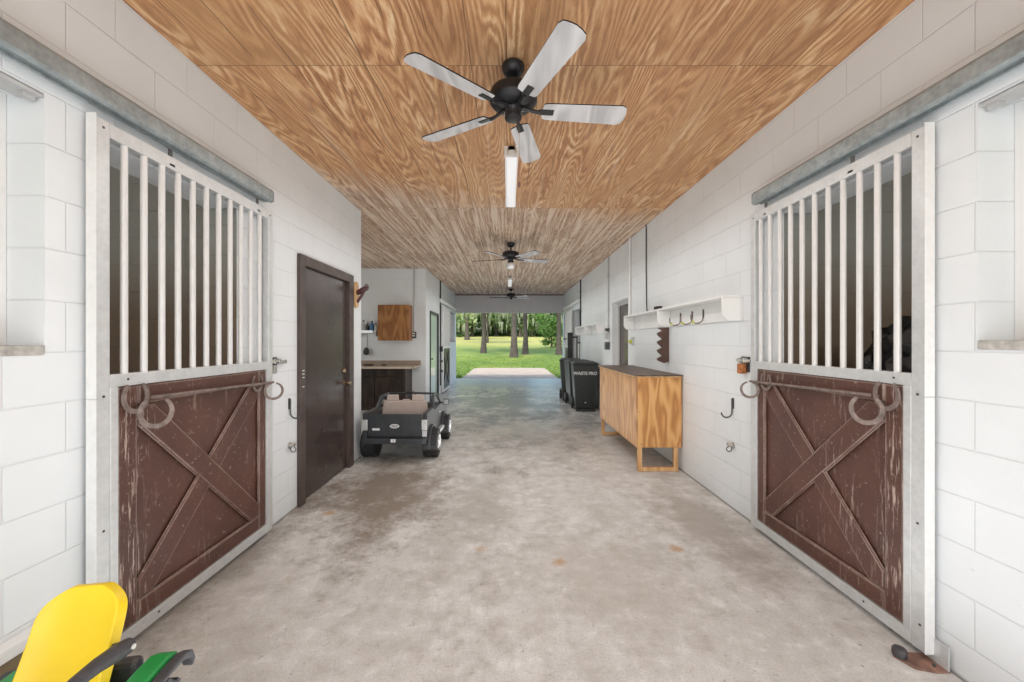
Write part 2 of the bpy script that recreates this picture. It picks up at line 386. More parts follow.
def tag(o, label, cat, group=None):
    o['label'] = label; o['category'] = cat
    if group: o['group'] = group
    return o
def thing(name, label, cat, loc=(0, 0, 0), rz=0, group=None):
    o = bpy.data.objects.new(name, None); COL.objects.link(o); o.location = loc; o.rotation_euler = (0, 0, rz)
    o.empty_display_size = .1
    return tag(o, label, cat, group)
def struct(o): o['kind'] = 'structure'; return o
def sempty(name, loc=(0, 0, 0)):
    o = bpy.data.objects.new(name, None); COL.objects.link(o); o.location = loc; return struct(o)
def copy_tree(o, parent=None):
    c = o.copy(); COL.objects.link(c); c.parent = parent
    for ch in [k for k in bpy.data.objects if k.parent == o]: copy_tree(ch, c)
    return c
def text_mesh(name, body, size, loc, rot, mat, parent, ext=.001, sx=1.0, shear=0, off=0):
    cu = bpy.data.curves.new(name, 'FONT'); cu.body = body; cu.size = size; cu.extrude = ext; cu.align_x = 'CENTER'; cu.align_y = 'CENTER'; cu.shear = shear; cu.offset = off
    o = bpy.data.objects.new(name + '_tmp', cu); COL.objects.link(o)
    bpy.context.view_layer.update()
    me = bpy.data.meshes.new_from_object(o.evaluated_get(bpy.context.evaluated_depsgraph_get()))
    bpy.data.objects.remove(o); me.name = name
    me.transform(Matrix.Diagonal((sx, 1, 1, 1)))
    me.materials.clear(); me.materials.append(M[mat])
    t = bpy.data.objects.new(name, me); COL.objects.link(t); t.location = loc; t.rotation_euler = rot; t.parent = parent
    return t
def holed(name, mat, x0, x1, y0, y1, z0, z1, holes):
    """wall along Y with rectangular holes (ya,yb,za,zb), one mesh"""
    ys = sorted({y0, y1, *[h[0] for h in holes], *[h[1] for h in holes]}); zs = sorted({z0, z1, *[h[2] for h in holes], *[h[3] for h in holes]})
    ys = [v for v in ys if y0 <= v <= y1]; zs = [v for v in zs if z0 <= v <= z1]
    solid = {}
    for i in range(len(ys) - 1):
        for k in range(len(zs) - 1):
            cy, cz = (ys[i] + ys[i + 1]) / 2, (zs[k] + zs[k + 1]) / 2
            solid[i, k] = not any(h[0] < cy < h[1] and h[2] < cz < h[3] for h in holes)
    m = MB()
    for (i, k), s in solid.items():
        if not s: continue
        a, b, c, d = ys[i], ys[i + 1], zs[k], zs[k + 1]
        m.quad([(x0, a, c), (x0, b, c), (x0, b, d), (x0, a, d)]); m.quad([(x1, a, c), (x1, a, d), (x1, b, d), (x1, b, c)])
        if not solid.get((i - 1, k)): m.quad([(x0, a, c), (x0, a, d), (x1, a, d), (x1, a, c)])
        if not solid.get((i + 1, k)): m.quad([(x0, b, c), (x1, b, c), (x1, b, d), (x0, b, d)])
        if not solid.get((i, k - 1)): m.quad([(x0, a, c), (x1, a, c), (x1, b, c), (x0, b, c)])
        if not solid.get((i, k + 1)): m.quad([(x0, a, d), (x0, b, d), (x1, b, d), (x1, a, d)])
    bmesh.ops.remove_doubles(m.bm, verts=m.bm.verts, dist=1e-5)
    o = m.build(name, mat)
    # faces looking along Y take the cross-wall material
    o.data.materials.append(M['by']); o.data.materials.append(M['stall'])
    for f in o.data.polygons:
        if abs(f.normal.y) > .7: f.material_index = 1
        # the jambs of the two near stall doorways carry the dark stall paint
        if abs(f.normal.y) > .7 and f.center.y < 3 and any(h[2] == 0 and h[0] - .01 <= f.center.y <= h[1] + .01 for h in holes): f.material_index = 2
    return struct(o)

# ------------------------------------------------------------------ shell
YB, YE = -3.0, 13.7
W = .20
LH = [(1.72, 2.62, 0.0, 2.30), (.55, 1.534, 1.40, 2.38), (3.42, 4.46, 0.0, 2.12)]
RH = [(1.80, 2.72, 0.0, 2.30), (.60, 1.597, 1.42, 2.38), (6.25, 7.2, 0.0, 2.11), (10.4, 11.6, 0.0, 2.30), (12.75, 13.45, 1.42, 2.35)]
holed('wall_left', 'bx', XL - W, XL, YB, 4.84, 0, ZC, LH)
holed('wall_left_far', 'bx', XL - W, XL, 8.66, YE, 0, ZC, [(9.08, 10.2, 0, 2.12), (10.75, 11.85, 0.0, 2.30), (12.3, 13.35, 1.42, 2.35)])
holed('wall_right', 'bx', XR, XR + W, YB, YE, 0, ZC, RH)
struct(MB().box(-5.0, XL - W, 8.66, 8.86, 0, ZC).build('wall_alcove', 'by'))
struct(MB().box(-5.2, -5.0, 2.95, 8.86, 0, ZC).build('wall_alcove_left', 'bx'))
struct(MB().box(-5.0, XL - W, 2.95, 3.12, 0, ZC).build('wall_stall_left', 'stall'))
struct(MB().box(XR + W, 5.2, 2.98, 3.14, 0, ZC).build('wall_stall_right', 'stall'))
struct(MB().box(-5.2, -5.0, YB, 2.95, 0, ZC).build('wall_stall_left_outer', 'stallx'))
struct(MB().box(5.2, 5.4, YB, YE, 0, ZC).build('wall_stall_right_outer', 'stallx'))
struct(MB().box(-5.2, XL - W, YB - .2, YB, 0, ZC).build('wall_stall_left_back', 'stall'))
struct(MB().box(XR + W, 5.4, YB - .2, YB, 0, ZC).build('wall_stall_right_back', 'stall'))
struct(MB().box(-5.2, XL - W, YE - .2, YE, 0, ZC).build('wall_front_left', 'by'))
struct(MB().box(XR + W, 5.4, YE - .2, YE, 0, ZC).build('wall_front_right', 'by'))
struct(MB().box(-5.2, -5.0, 8.86, YE - .2, 0, ZC).build('wall_far_left_outer', 'stallx'))
struct(MB().box(XL, XR, YE - .18, YE, 2.39, ZC).build('wall_header', 'header'))
struct(MB().box(XL, XR, YE - .205, YE - .18, ZC - .03, ZC).build('trim_1', 'framebrown'))
struct(MB().box(-5.4, 5.5, YB - .2, YE + .5, ZC, ZC + .12).build('ceiling', 'ceil'))
struct(MB().box(XL - W, XR + W, YB, 15.0, -.12, 0).build('floor', 'floor'))
struct(MB().box(-5.0, XL - W, 3.12, 8.66, -.12, 0).build('floor_alcove', 'floor'))
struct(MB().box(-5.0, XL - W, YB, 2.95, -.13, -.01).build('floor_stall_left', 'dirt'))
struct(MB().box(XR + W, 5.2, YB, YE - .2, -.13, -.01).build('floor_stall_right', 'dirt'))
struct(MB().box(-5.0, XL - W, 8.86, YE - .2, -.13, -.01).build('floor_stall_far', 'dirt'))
# rough board and ledge at the foot of the near left wall
struct(MB().box(XL, XL + .045, -.6, 1.64, 0, .30).build('baseboard_left', 'board', bevel=.004))
struct(MB().box(XL, XL + .055, -.6, 1.64, .30, .345).build('trim_2', 'white', bevel=.004))

# apron
pts = []
for (cx, cy, a0) in ((1.35, 20.25, 0), (-1.2, 20.25, 90)):
    for k in range(7):
        a = R(a0 + 15 * k); pts.append((cx + .55 * math.cos(a), cy + .55 * math.sin(a)))
pts += [(-1.75, 15.0), (1.9, 15.0)]
struct(MB().prism(pts, 'z', -.08, .004).build('apron', 'apron'))

# lawn rising gently away from the building
def gz(y): return 0 if y < 25 else .03 * (y - 25) - (0 if y < 130 else .02 * (y - 130))
m = MB(); xs = [-90, -60, -40, -25, -12, -5.6, -1.78, 0, 1.93, 5.6, 12, 25, 40, 60, 90]; ys = [14.0, 15.0, 17, 20.8, 25, 30, 35, 42, 50, 60, 75, 90, 110, 130, 160]
V = {}
for i, x in enumerate(xs):
    for j, y in enumerate(ys): V[i, j] = m.bm.verts.new((x, y, gz(y) - .02))
for i in range(len(xs) - 1):
    for j in range(len(ys) - 1): m.bm.faces.new((V[i, j], V[i + 1, j], V[i + 1, j + 1], V[i, j + 1]))
struct(m.build('ground', 'grass'))
struct(MB().box(-60, -5.5, -20, 14, -.2, -.03).build('ground_left', 'grass'))
struct(MB().box(5.5, 60, -20, 14, -.2, -.03).build('ground_right', 'grass'))
struct(MB().box(-5.5, 5.5, -20, YB, -.2, -.02).build('ground_back', 'apron'))
# short grass blades beside the slab
m = MB()
for k in range(9000):
    y = 14.9 + 17 * random.random() ** 1.4; x = random.uniform(-.16, .16) * y * 1.25
    if -1.8 < x < 1.95 and y < 20.9: continue
    h = random.uniform(.03, .09); w = .012 + .0004 * y; a = random.uniform(0, 3.14); z = gz(y) - .02
    dx, dy = math.cos(a) * w, math.sin(a) * w; lx, ly = random.uniform(-.03, .03), random.uniform(-.03, .03)
    m.bm.faces.new([m.bm.verts.new(q) for q in ((x - dx, y - dy, z), (x + dx, y + dy, z), (x + lx, y + ly, z + h))])
g = m.build('grass_blades', 'grass', recalc=False); g['kind'] = 'stuff'; tag(g, 'short green grass blades growing around the pale concrete slab', 'grass')

# ------------------------------------------------------------------ windows, fixed doors
def window(idx, side, y0, y1, z0, z1):
    xw = XL if side < 0 else XR; t = sempty('window_%d' % idx, (xw, (y0 + y1) / 2, z0))
    def bx(mb, a, b, ya, yb, za, zb):
        xa, xb = sorted((side * a, side * b)); return mb.box(xa, xb, ya - (y0 + y1) / 2, yb - (y0 + y1) / 2, za - z0, zb - z0)
    m = MB(); bx(m, .145, .19, y0, y0 + .06, z0, z1); bx(m, .145, .19, y1 - .06, y1, z0, z1); bx(m, .145, .19, y0 + .06, y1 - .06, z1 - .06, z1); bx(m, .145, .19, y0 + .06, y1 - .06, z0, z0 + .06)
    m.build('window_frame', 'white', t, .004)
    m = MB(); bx(m, .165, .171, y0 + .06, y1 - .06, z0 + .06, z1 - .06); m.build('pane', 'glass', t)
    m = MB(); bx(m, -.006, .145, y0, y1, z0 - .035, z0 + .003); m.build('window_sill', 'mortar', t, .006)
    m = MB(); bx(m, .0, .10, y0, y1, z1 - .018, z1 - .004); bx(m, .02, .05, y1 - .05, y1 - .01, z1 - .035, z1 - .012); m.build('shutter_track', 'greypaint', t, .003)
window(1, -1, .55, 1.534, 1.40, 2.38)
window(2, 1, .60, 1.597, 1.42, 2.38)
window(3, -1, 12.3, 13.35, 1.42, 2.35)
window(4, 1, 12.75, 13.45, 1.42, 2.35)

# dark brown walk door on the left
d = sempty('door_1', (XL, 3.94, 0)); yc = 3.94
m = MB()
m.box(-.12, .030, 3.37 - yc, 3.46 - yc, 0, 2.17); m.box(-.12, .030, 4.42 - yc, 4.54 - yc, 0, 2.17); m.box(-.12, .030, 3.46 - yc, 4.42 - yc, 2.08, 2.17)
m.build('door_frame', 'framebrown', d, .004)
MB().box(-.05, -.008, 3.462 - yc, 4.418 - yc, .01, 2.078).build('door_leaf', 'doorbrown', d, .002)
for z in (.25, 1.3, 1.95):
    MB().tube([(.0, 3.468 - yc, z), (.0, 3.468 - yc, z + .11)], .009, 8).build('hinge', 'framebrown', d)
k = MB().lathe([(.032, 0), (.032, .006), (.011, .01), (.011, .035), (.026, .045), (.03, .06), (.024, .075), (.0, .079)], 18, (-.008, 4.35 - yc, .96), 'x').build('door_knob', 'brass', d, smooth=True)
k = MB().lathe([(.03, 0), (.03, .012), (.024, .02), (.0, .021)], 18, (-.008, 4.35 - yc, 1.09), 'x').build('dead_bolt', 'brass', d, smooth=True)
m = MB()
for z in (1.10, 1.13, 1.16, 1.02): m.box(.0301, .033, 3.40 - yc, 3.43 - yc, z, z + .008)
m.build('paint_chip', 'white', d)

# pale glass door further down on the left
d = sempty('door_2', (XL, 9.64, 0)); yc = 9.64
m = MB(); m.box(-.1, .02, 9.08 - yc, 9.15 - yc, 0, 2.12); m.box(-.1, .02, 10.13 - yc, 10.2 - yc, 0, 2.12); m.box(-.1, .02, 9.15 - yc, 10.13 - yc, 2.06, 2.12)
m.build('door_frame', 'black', d, .004)
MB().box(-.05, -.02, 9.15 - yc, 10.13 - yc, .01, 2.06).build('door_leaf', 'gdoor', d)
MB().lathe([(.03, 0), (.012, .01), (.012, .04), (.028, .055), (.0, .075)], 14, (-.02, 9.22 - yc, 1.0), 'x').build('door_knob', 'black', d, smooth=True)

# recessed dark door on the right
d = sempty('door_3', (XR + .13, 6.72, 0)); yc = 6.72
m = MB(); m.box(-.03, .05, 6.25 - yc, 6.31 - yc, 0, 2.11); m.box(-.03, .05, 7.14 - yc, 7.2 - yc, 0, 2.11); m.box(-.03, .05, 6.31 - yc, 7.14 - yc, 2.05, 2.11)
m.build('door_frame', 'greypaint', d, .004)
MB().box(-.01, .03, 6.31 - yc, 7.14 - yc, .01, 2.05).build('door_leaf', 'doorbrown', d)
MB().lathe([(.03, 0), (.012, -.01), (.012, -.04), (.028, -.055), (.0, -.075)], 14, (-.01, 6.38 - yc, 1.0), 'x').build('door_knob', 'brass', d, smooth=True)

# ------------------------------------------------------------------ sliding stall doors
def ushoe(c, r, n=22, gap=74, tall=1.18, e1=(0, 1, 0), e2=(0, 0, 1), up=True, start=None):
    """flat iron horseshoe points, opening towards e2"""
    e1, e2, c = Vector(e1), Vector(e2), Vector(c); out = []
    a0, a1 = 90 + gap / 2, 450 - gap / 2
    for k in range(n + 1):
        a = R(a0 + (a1 - a0) * k / n); out.append(c + e1 * (r * math.cos(a)) + e2 * (r * tall * math.sin(a)))
    return out
def shoe_mesh(pts, w, th, nrm):
    m = MB(); nrm = Vector(nrm).normalized(); L = len(pts); rings = []
    for i, p in enumerate(pts):
        d = (pts[min(i + 1, L - 1)] - pts[max(0, i - 1)]).normalized(); sd = d.cross(nrm).normalized()
        ww = w * (1 - .35 * abs(2 * i / (L - 1) - 1) ** 2)
        rings.append([m.bm.verts.new(p + sd * ww / 2 * a + nrm * th / 2 * b) for a, b in ((-1, -1), (1, -1), (1, 1), (-1, 1))])
    for i in range(L - 1):
        for k in range(4): m.bm.faces.new((rings[i][k], rings[i][(k + 1) % 4], rings[i + 1][(k + 1) % 4], rings[i + 1][k]))
    m.bm.faces.new(rings[0]); m.bm.faces.new(rings[-1][::-1]); return m

def stall_door(s, xw, y0, y1, label, detail=True, panel='brown', frame='galv'):
    """s=+1: stands off the right wall; local x grows into the aisle"""
    L = y1 - y0; T = .045; gap = .012
    t = thing('sliding_stall_door', label, 'stall door', (xw, y0, 0), 0)
    X = lambda a: -s * a                                # local offset into the aisle
    def bx(m, a, b, ya, yb, za, zb):
        p, q = sorted((X(a), X(b))); return m.box(p, q, ya, yb, za, zb)
    zt, zb = 2.375, .035; fw = .05
    m = MB(); bx(m, gap, gap + T, 0, .058, zb, zt); bx(m, gap, gap + T, L - .05, L, zb, zt)
    bx(m, gap, gap + T, .058, L - .05, zt - .065, zt); bx(m, gap, gap + T, .058, L - .05, 1.215, 1.272); bx(m, gap, gap + T, .058, L - .05, zb, zb + .06)
    bx(m, gap, gap + T + .002, .058, .095, zb + .06, 1.215); bx(m, gap, gap + T + .002, L - .072, L - .05, zb + .06, 1.215)
    m.build('door_frame', frame, t, .003)
    m = MB(); bx(m, gap + .004, gap + T + .002, -.004, 0, zb, 1.17); bx(m, gap + .004, gap + T + .002, -.004, 0, 1.175, zt + .012)
    m.build('edge_channel', 'edge', t, .001)
    n = 11; ya, yb = (.136, L - .133) if s < 0 else (.136, L - .099)
    if not detail: ya, yb = .1, L - .1
    for k in range(n):
        y = ya + (yb - ya) * k / (n - 1)
        MB().tube([(X(gap + T / 2 + .008), y, 1.268), (X(gap + T / 2 + .008), y, zt - .06)], .0145, 12).build('bar', 'bar', t, smooth=True)
    # boarded lower panel: backing, frame boards and the crossed boards
    p0, p1, z0, z1 = .096, L - .073, .096, 1.214
    m = MB(); bx(m, gap + .004, gap + .018, p0, p1, z0, z1)
    pn = m.build('panel', panel, t)
    f = .098; d0, d1 = gap + .019, gap + .040
    m = MB(); bx(m, d0, d1, p0, p0 + f, z0, z1); bx(m, d0, d1, p1 - f * .8, p1, z0, z1); bx(m, d0, d1, p0 + f, p1 - f * .8, z0, z0 + f); bx(m, d0, d1, p0 + f, p1 - f * .8, z1 - f * .97, z1)
    m.build('panel_frame', panel, pn, .007, seg=1)
    ia, ib, ja, jb = p0 + f, p1 - f * .8, z0 + f, z1 - f * .97; hw = .064
    def brace(ya_, za_, yb_, zb_, da, db):
        v = Vector((yb_ - ya_, zb_ - za_)).normalized(); nn = Vector((-v.y, v.x)) * hw
        cl = [(ya_ + nn.x, za_ + nn.y), (yb_ + nn.x, zb_ + nn.y), (yb_ - nn.x, zb_ - nn.y), (ya_ - nn.x, za_ - nn.y)]
        # clip the board against the inner rectangle
        def clip(poly, ax, lim, keep):
            o = []
            for i in range(len(poly)):
                a, b = poly[i], poly[(i + 1) % len(poly)]; ia_, ib_ = keep(a[ax], lim), keep(b[ax], lim)
                if ia_: o.append(a)
                if ia_ != ib_:
                    k = (lim - a[ax]) / (b[ax] - a[ax]); o.append(tuple(a[q] + k * (b[q] - a[q]) for q in (0, 1)))
            return o
        e = Vector((v.x, v.y)) * .25
        cl = [(cl[0][0] - e.x, cl[0][1] - e.y), (cl[1][0] + e.x, cl[1][1] + e.y), (cl[2][0] + e.x, cl[2][1] + e.y), (cl[3][0] - e.x, cl[3][1] - e.y)]
        for ax, lim, kp in ((0, ia, lambda a, l: a >= l), (0, ib, lambda a, l: a <= l), (1, ja, lambda a, l: a >= l), (1, jb, lambda a, l: a <= l)): cl = clip(cl, ax, lim, kp)
        xa, xb = sorted((X(da), X(db)))
        return MB().prism(cl, 'x', xa, xb)
    brace(ia, ja, ib, jb, d0, d1 - .001).build('cross_brace', panel, pn, .0095, seg=1)
    brace(ia, jb, ib, ja, d0, d1 + .0005).build('cross_brace', panel, pn, .0095, seg=1)
    if not detail:
        pts = ushoe((X(.085), .2, 1.06), .06, e1=(.7, .7, 0)); shoe_mesh(pts, .016, .009, (.7, -.7, 0)).build('horseshoe', 'iron', t)
        return t
    xo = gap + T + .004
    # latch bar with horseshoes
    hb = MB().tube([(X(xo + .018), .24, 1.148), (X(xo + .024), .7, 1.135), (X(xo + .02), L - .03, 1.118)], .0085, 8).build('latch_bar', 'iron', t, smooth=True)
    pts = ushoe((X(xo + .008), 0.165, 1.162), .058, e1=(0, 1, 0)); shoe_mesh(pts, .023, .009, (1, 0, 0)).build('horseshoe', 'iron', t, .002)
    pts = ushoe((X(xo + .052), 0.222, 1.082), .059, e1=(-s * .62, .78, 0)); shoe_mesh(pts, .023, .010, (.78, s * .62, 0)).build('horseshoe', 'iron', t, .002)
    pts = ushoe((X(xo + .006), L - .19, 1.135), .05, e1=(0, 1, 0)); shoe_mesh(pts, .019, .008, (1, 0, 0)).build('horseshoe', 'iron', t, .002)
    pts = ushoe((X(xo + .055), L - .085, 1.062), .056, gap=30, tall=1.02, e1=(-s * .75, .66, 0)); shoe_mesh(pts, .018, .010, (.66, s * .75, 0)).build('horseshoe', 'iron', t, .002)
    # screws on the frame, roller hangers
    for (y, z) in ((.03, 1.18), (.03, 2.34), (.02, .15), (.03, .6), (L - .03, 2.34), (.14, 1.245), (.3, .07)):
        MB().lathe([(.0055, 0), (.0055, -s * .002), (0, -s * .003)], 10, (X(gap + T), y, z), 'x').build('screw', 'darksteel', t)
    for y in (.38, L - .16):
        m = MB(); bx(m, gap + .03, gap + .036, y - .012, y + .012, zt - .06, zt + .04); bx(m, gap + .028, gap + .045, y - .018, y + .018, zt - .05, zt - .035)
        m.build('roller_hanger', 'darksteel', t, .002)
    return t
LD = stall_door(-1, XL, 1.672, 2.925, 'near left sliding stall door, steel bars over a scuffed brown crossed-board panel beside the brown door')
RD = stall_door(1, XR, 1.747, 3.0, 'near right sliding stall door, steel bars over a peeling brown crossed-board panel beside the shelf with hooks')
stall_door(-1, XL, 10.62, 11.92, 'small far stall door on the left beside the pale glass door', False, 'black', 'edge')
stall_door(1, XR, 11.55, 12.75, 'small far stall door on the right, slid open beside its dark doorway', False, 'black', 'edge')

def track(s, xw, y0, y1, label, mat='track'):
    X = lambda a: -s * a; t = thing('door_track', label, 'track', (xw, y0, 2.475))
    L = y1 - y0
    prof = [(X(.005), -.03), (X(.005), .045), (X(.03), .055), (X(.07), .05), (X(.088), .03), (X(.088), -.035), (X(.07), -.045), (X(.066), -.045), (X(.066), -.03), (X(.03), -.03), (X(.03), -.045), (X(.02), -.045)]
    MB().prism(prof, 'y', 0, L).build('rail', mat, t, .002)
    for k in range(int(L / .45)):
        MB().lathe([(.006, 0), (.006, .004), (0, .006)], 8, (X(.045), .2 + .45 * k, .053)).build('bolt', 'darksteel', t)
    MB().prism([(p[0] * 1.02, p[1] * 1.03) for p in prof[:7]], 'y', L, L + .008).build('end_cap', mat, t)
    return t
track(-1, XL, -.4, 2.88, 'long grey galvanised track above the near left stall door')
track(1, XR, -.4, 2.93, 'long grey galvanised track above the near right stall door')
track(-1, XL, 10.3, 13.2, 'small white track above the far left stall door', 'white')
track(1, XR, 10.35, 12.9, 'small white track above the far right stall door', 'white')

# rusty floor guide below the near right door
t = thing('door_guide', 'rusty steel floor guide with a roller at the foot of the right stall door', 'door guide', (1.83, 1.755, 0))
m = MB(); m.prism([(-.10, .02), (-.07, -.05), (.0, -.07), (.06, -.07), (.06, .035), (-.06, .045)], 'z', 0, .007); m.build('plate', 'rust', t, .002)
MB().box(.050, .056, -.07, .03, .007, .11).build('upright_plate', 'galv', t, .001)
MB().lathe([(.0, 0), (.024, .001), (.027, .01), (.027, .03), (.022, .038), (.0, .042)], 18, (-.075, .015, .0075)).build('roller', 'charcoal', t, smooth=True)
MB().lathe([(.006, 0), (.006, .012), (0, .014)], 8, (.02, -.04, .007)).build('bolt', 'darksteel', t)

# wall latches, hooks and tie fittings beside the near doors
def jhook(x, y, z, s, label, mat='darksteel'):
    """s=+1 right wall"""
    t = thing('wall_hook', label, 'hook', (x, y, z)); X = lambda a: -s * a
    p = [(X(.012), 0, .115), (X(.012), 0, .0)]
    for k in range(1, 9):
        a = R(180 + k * 22); p.append((X(.012 + .045 + .045 * math.cos(a)), 0, .0 + .045 * math.sin(a)))
    MB().tube(p, .0065, 8).build('hook_rod', mat, t, smooth=True)
    m = MB(); a, b = sorted((X(0), X(.006))); m.box(a, b, -.012, .012, .03, .12); m.build('mounting_plate', mat, t, .001)
    return t
jhook(XL, 3.245, .83, -1, 'small dark J hook on the left wall beside the brown door')
jhook(XR, 3.33, .82, 1, 'small dark J hook on the right wall below the white shelf end')
def tie(x, y, z, s, label):
    t = thing('tie_fitting', label, 'wall fitting', (x + s * .002, y, z)); X = lambda a: -s * a
    MB().lathe([(.028, 0), (.028, X(.006)), (.012, X(.012)), (.012, X(.035)), (0, X(.037))], 14, (0, 0, 0), 'x').build('base', 'steel', t, smooth=True)
    MB().tube([(X(.03), -.04, .01), (X(.045), 0, .02), (X(.03), .035, -.005)], .008, 8).build('wing', 'steel', t, smooth=True)
    p = [(X(.035) + X(.022 * math.sin(R(a))), .0, -.012 - .02 + .022 * math.cos(R(a))) for a in range(0, 340, 20)]
    MB().tube(p, .004, 6).build('ring', 'darksteel', t, smooth=True); return t
tie(XL, 3.25, .56, -1, 'small steel tie fitting low on the left wall under the J hook')
tie(XR, 3.335, .54, 1, 'small steel tie fitting low on the right wall under the J hook')
def latch(x, y, z, s, label, rustblock):
    t = thing('slide_latch', label, 'latch', (x + s * .002, y, z)); X = lambda a: -s * a
    def bx(m, a, b, *r): p, q = sorted((X(a), X(b))); return m.box(p, q, *r)
    bx(MB(), 0, .008, -.06, .05, -.06, .06).build('back_plate', 'darksteel', t, .002)
    MB().tube([(X(.03), -.12, .03), (X(.03), .07, .03)], .011, 10).build('bolt_rod', 'steel', t, smooth=True)
    for q in (-.045, .02): bx(MB(), .008, .045, q, q + .022, .012, .05).build('bracket', 'steel', t, .002)
    if rustblock: bx(MB(), .010, .055, -.03, .03, -.075, .005).build('block', 'orange_rust', t, .006)
    else:
        bx(MB(), .02, .03, .04, .15, .005, .035).build('lever', 'steel', t, .002)
        bx(MB(), .008, .04, -.04, .0, -.06, .0).build('catch', 'steel', t, .004)
    return t
latch(XL, 3.02, 1.235, -1, 'steel slide latch with a lever on the left wall beside the stall door', False)
latch(XR, 3.16, 1.235, 1, 'steel slide latch with an orange rusty block beside the right stall door', True)

# wooden plaque with a curved dark bracket near the corner
t = thing('saddle_bracket', 'pale wooden plaque with a dark maroon bracket on the wall above the toy truck', 'bracket', (XL - .002, 4.65, 1.965))
pp = [(.07 * math.cos(R(a)) , .16 * math.sin(R(a)) * (1 if abs(math.sin(R(a))) < .9 else .97)) for a in range(0, 360, 15)]
MB().prism(pp, 'x', 0, .028).build('plaque', 'plaq', t, .005)
MB().tube([(.028, 0, .02), (.08, -.005, .045), (.125, -.01, .075), (.155, -.01, .085)], [.03, .033, .026, .016], 10).build('arm', 'plumb', t, smooth=True)
MB().tube([(.028, 0, -.09), (.07, -.005, -.03), (.12, -.008, .05)], [.016, .018, .014], 8).build('brace', 'plumb', t, smooth=True)
MB().tube([(.14 + .022 * math.sin(R(a)), -.01, .085 + .035 * math.cos(R(a))) for a in range(0, 361, 30)], .009, 6, False).build('loop', 'iron', t, smooth=True)

# ------------------------------------------------------------------ ceiling fans
def fan(x, y, label, ang, light=False, dz=0):
    t = thing('ceiling_fan', label, 'ceiling fan', (x, y, ZC), 0, None)
    MB().lathe([(.055, 0), (.066, -.012), (.066, -.03), (.055, -.055), (.03, -.072), (.015, -.074)], 28).build('canopy', 'black', t, smooth=True)
    MB().tube([(0, 0, -.07), (0, 0, -.15)], .0115, 12).build('downrod', 'black', t, smooth=True)
    MB().lathe([(.03, -.135), (.09, -.142), (.128, -.158), (.137, -.18), (.137, -.215), (.12, -.235), (.07, -.245)], 36).build('motor_housing', 'black', t, smooth=True)
    MB().lathe([(.045, -.246), (.05, -.26), (.044, -.27), (.044, -.30), (.05, -.305), (.048, -.315), (.03, -.325), (.0, -.327)], 28).build('switch_housing', 'black', t, smooth=True)
    r0, r1, w0, w1 = .175, .66, .052, .070
    pts = [(r0, -w0), (r0 + .02, -w0 - .006)] + [(r1 - .035, -w1), (r1 - .01, -w1 + .012), (r1, -w1 + .04)] + [(r1 + .004, 0)] + [(r1, w1 - .04), (r1 - .01, w1 - .012), (r1 - .035, w1), (r0 + .02, w0 + .006), (r0, w0), (r0 - .012, 0)]
    for k in range(5):
        b = MB().prism(pts, 'z', -.0035, .0035).build('blade', 'black', t)
        b.data.materials.append(M['blade'])
        for f in b.data.polygons:
            if f.normal.z < -.5: f.material_index = 1
        b.location = (0, 0, -.262 + dz); b.rotation_euler = Matrix.Rotation(R(ang + 72 * k), 3, 'Z').to_4x4().to_euler()
        b.rotation_euler = (Matrix.Rotation(R(ang + 72 * k), 4, 'Z') @ Matrix.Rotation(R(-13), 4, 'X')).to_euler()
        a = MB(); a.tube([(.04, 0, .012), (.09, 0, .006), (.13, 0, -.006), (.16, 0, -.007)], [.013, .011, .011, .012], 8)
        a.box(.15, .235, -.019, .019, -.0095, -.0036); a.build('blade_arm', 'black', b, .002)
    if light: MB().lathe([(.045, -.327), (.058, -.34), (.062, -.38), (.05, -.415), (.0, -.43)], 20).build('globe', 'glob', t, smooth=True)
    c = MB().tube([(.035, .03, -.315), (.035, .03, -.66)], .0014, 5).build('pull_chain', 'brass', t)
    MB().lathe([(.0, .0), (.006, -.004), (.0085, -.02), (.006, -.035), (0, -.038)], 10, (.035, .03, -.66)).build('chain_knob', 'zig', c, smooth=True)
    return t
fan(.03, 2.27, 'near ceiling fan with grey washed blades and black motor under the plywood', 5)
fan(.045, 6.4, 'middle ceiling fan with a white globe under its black motor', 20, True)
fan(.09, 12.0, 'smallest ceiling fan with pale blades in front of the far header', 30, False)
def strip(x, y0, y1, label):
    t = thing('strip_light', label, 'ceiling light', (x, (y0 + y1) / 2, ZC + .002)); h = (y1 - y0) / 2
    MB().box(-.03, .03, -h, h, -.035, 0).build('body', 'white', t, .003)
    pr = [(-.056, -.035), (.056, -.035), (.052, -.075), (.036, -.09), (-.036, -.09), (-.052, -.075)]
    MB().prism(pr, 'y', -h + .02, h - .02).build('diffuser', 'diff', t, .004)
    for s in (-1, 1): MB().box(-.06, .06, min(s * h, s * (h - .02)), max(s * h, s * (h - .02)), -.088, -.0).build('end_cap', 'offwhite', t, .003)
    for q in (-.03, .03): MB().tube([(q, -h - .004, -.02), (q, -h - .012, -.05), (q, -h - .004, -.07)], .005, 6).build('clip', 'steel', t)
    return t
strip(.03, 3.22, 4.45, 'long white strip light on the ceiling behind the near fan')
strip(.05, 9.7, 10.95, 'short looking strip light far down the ceiling behind the middle fan')

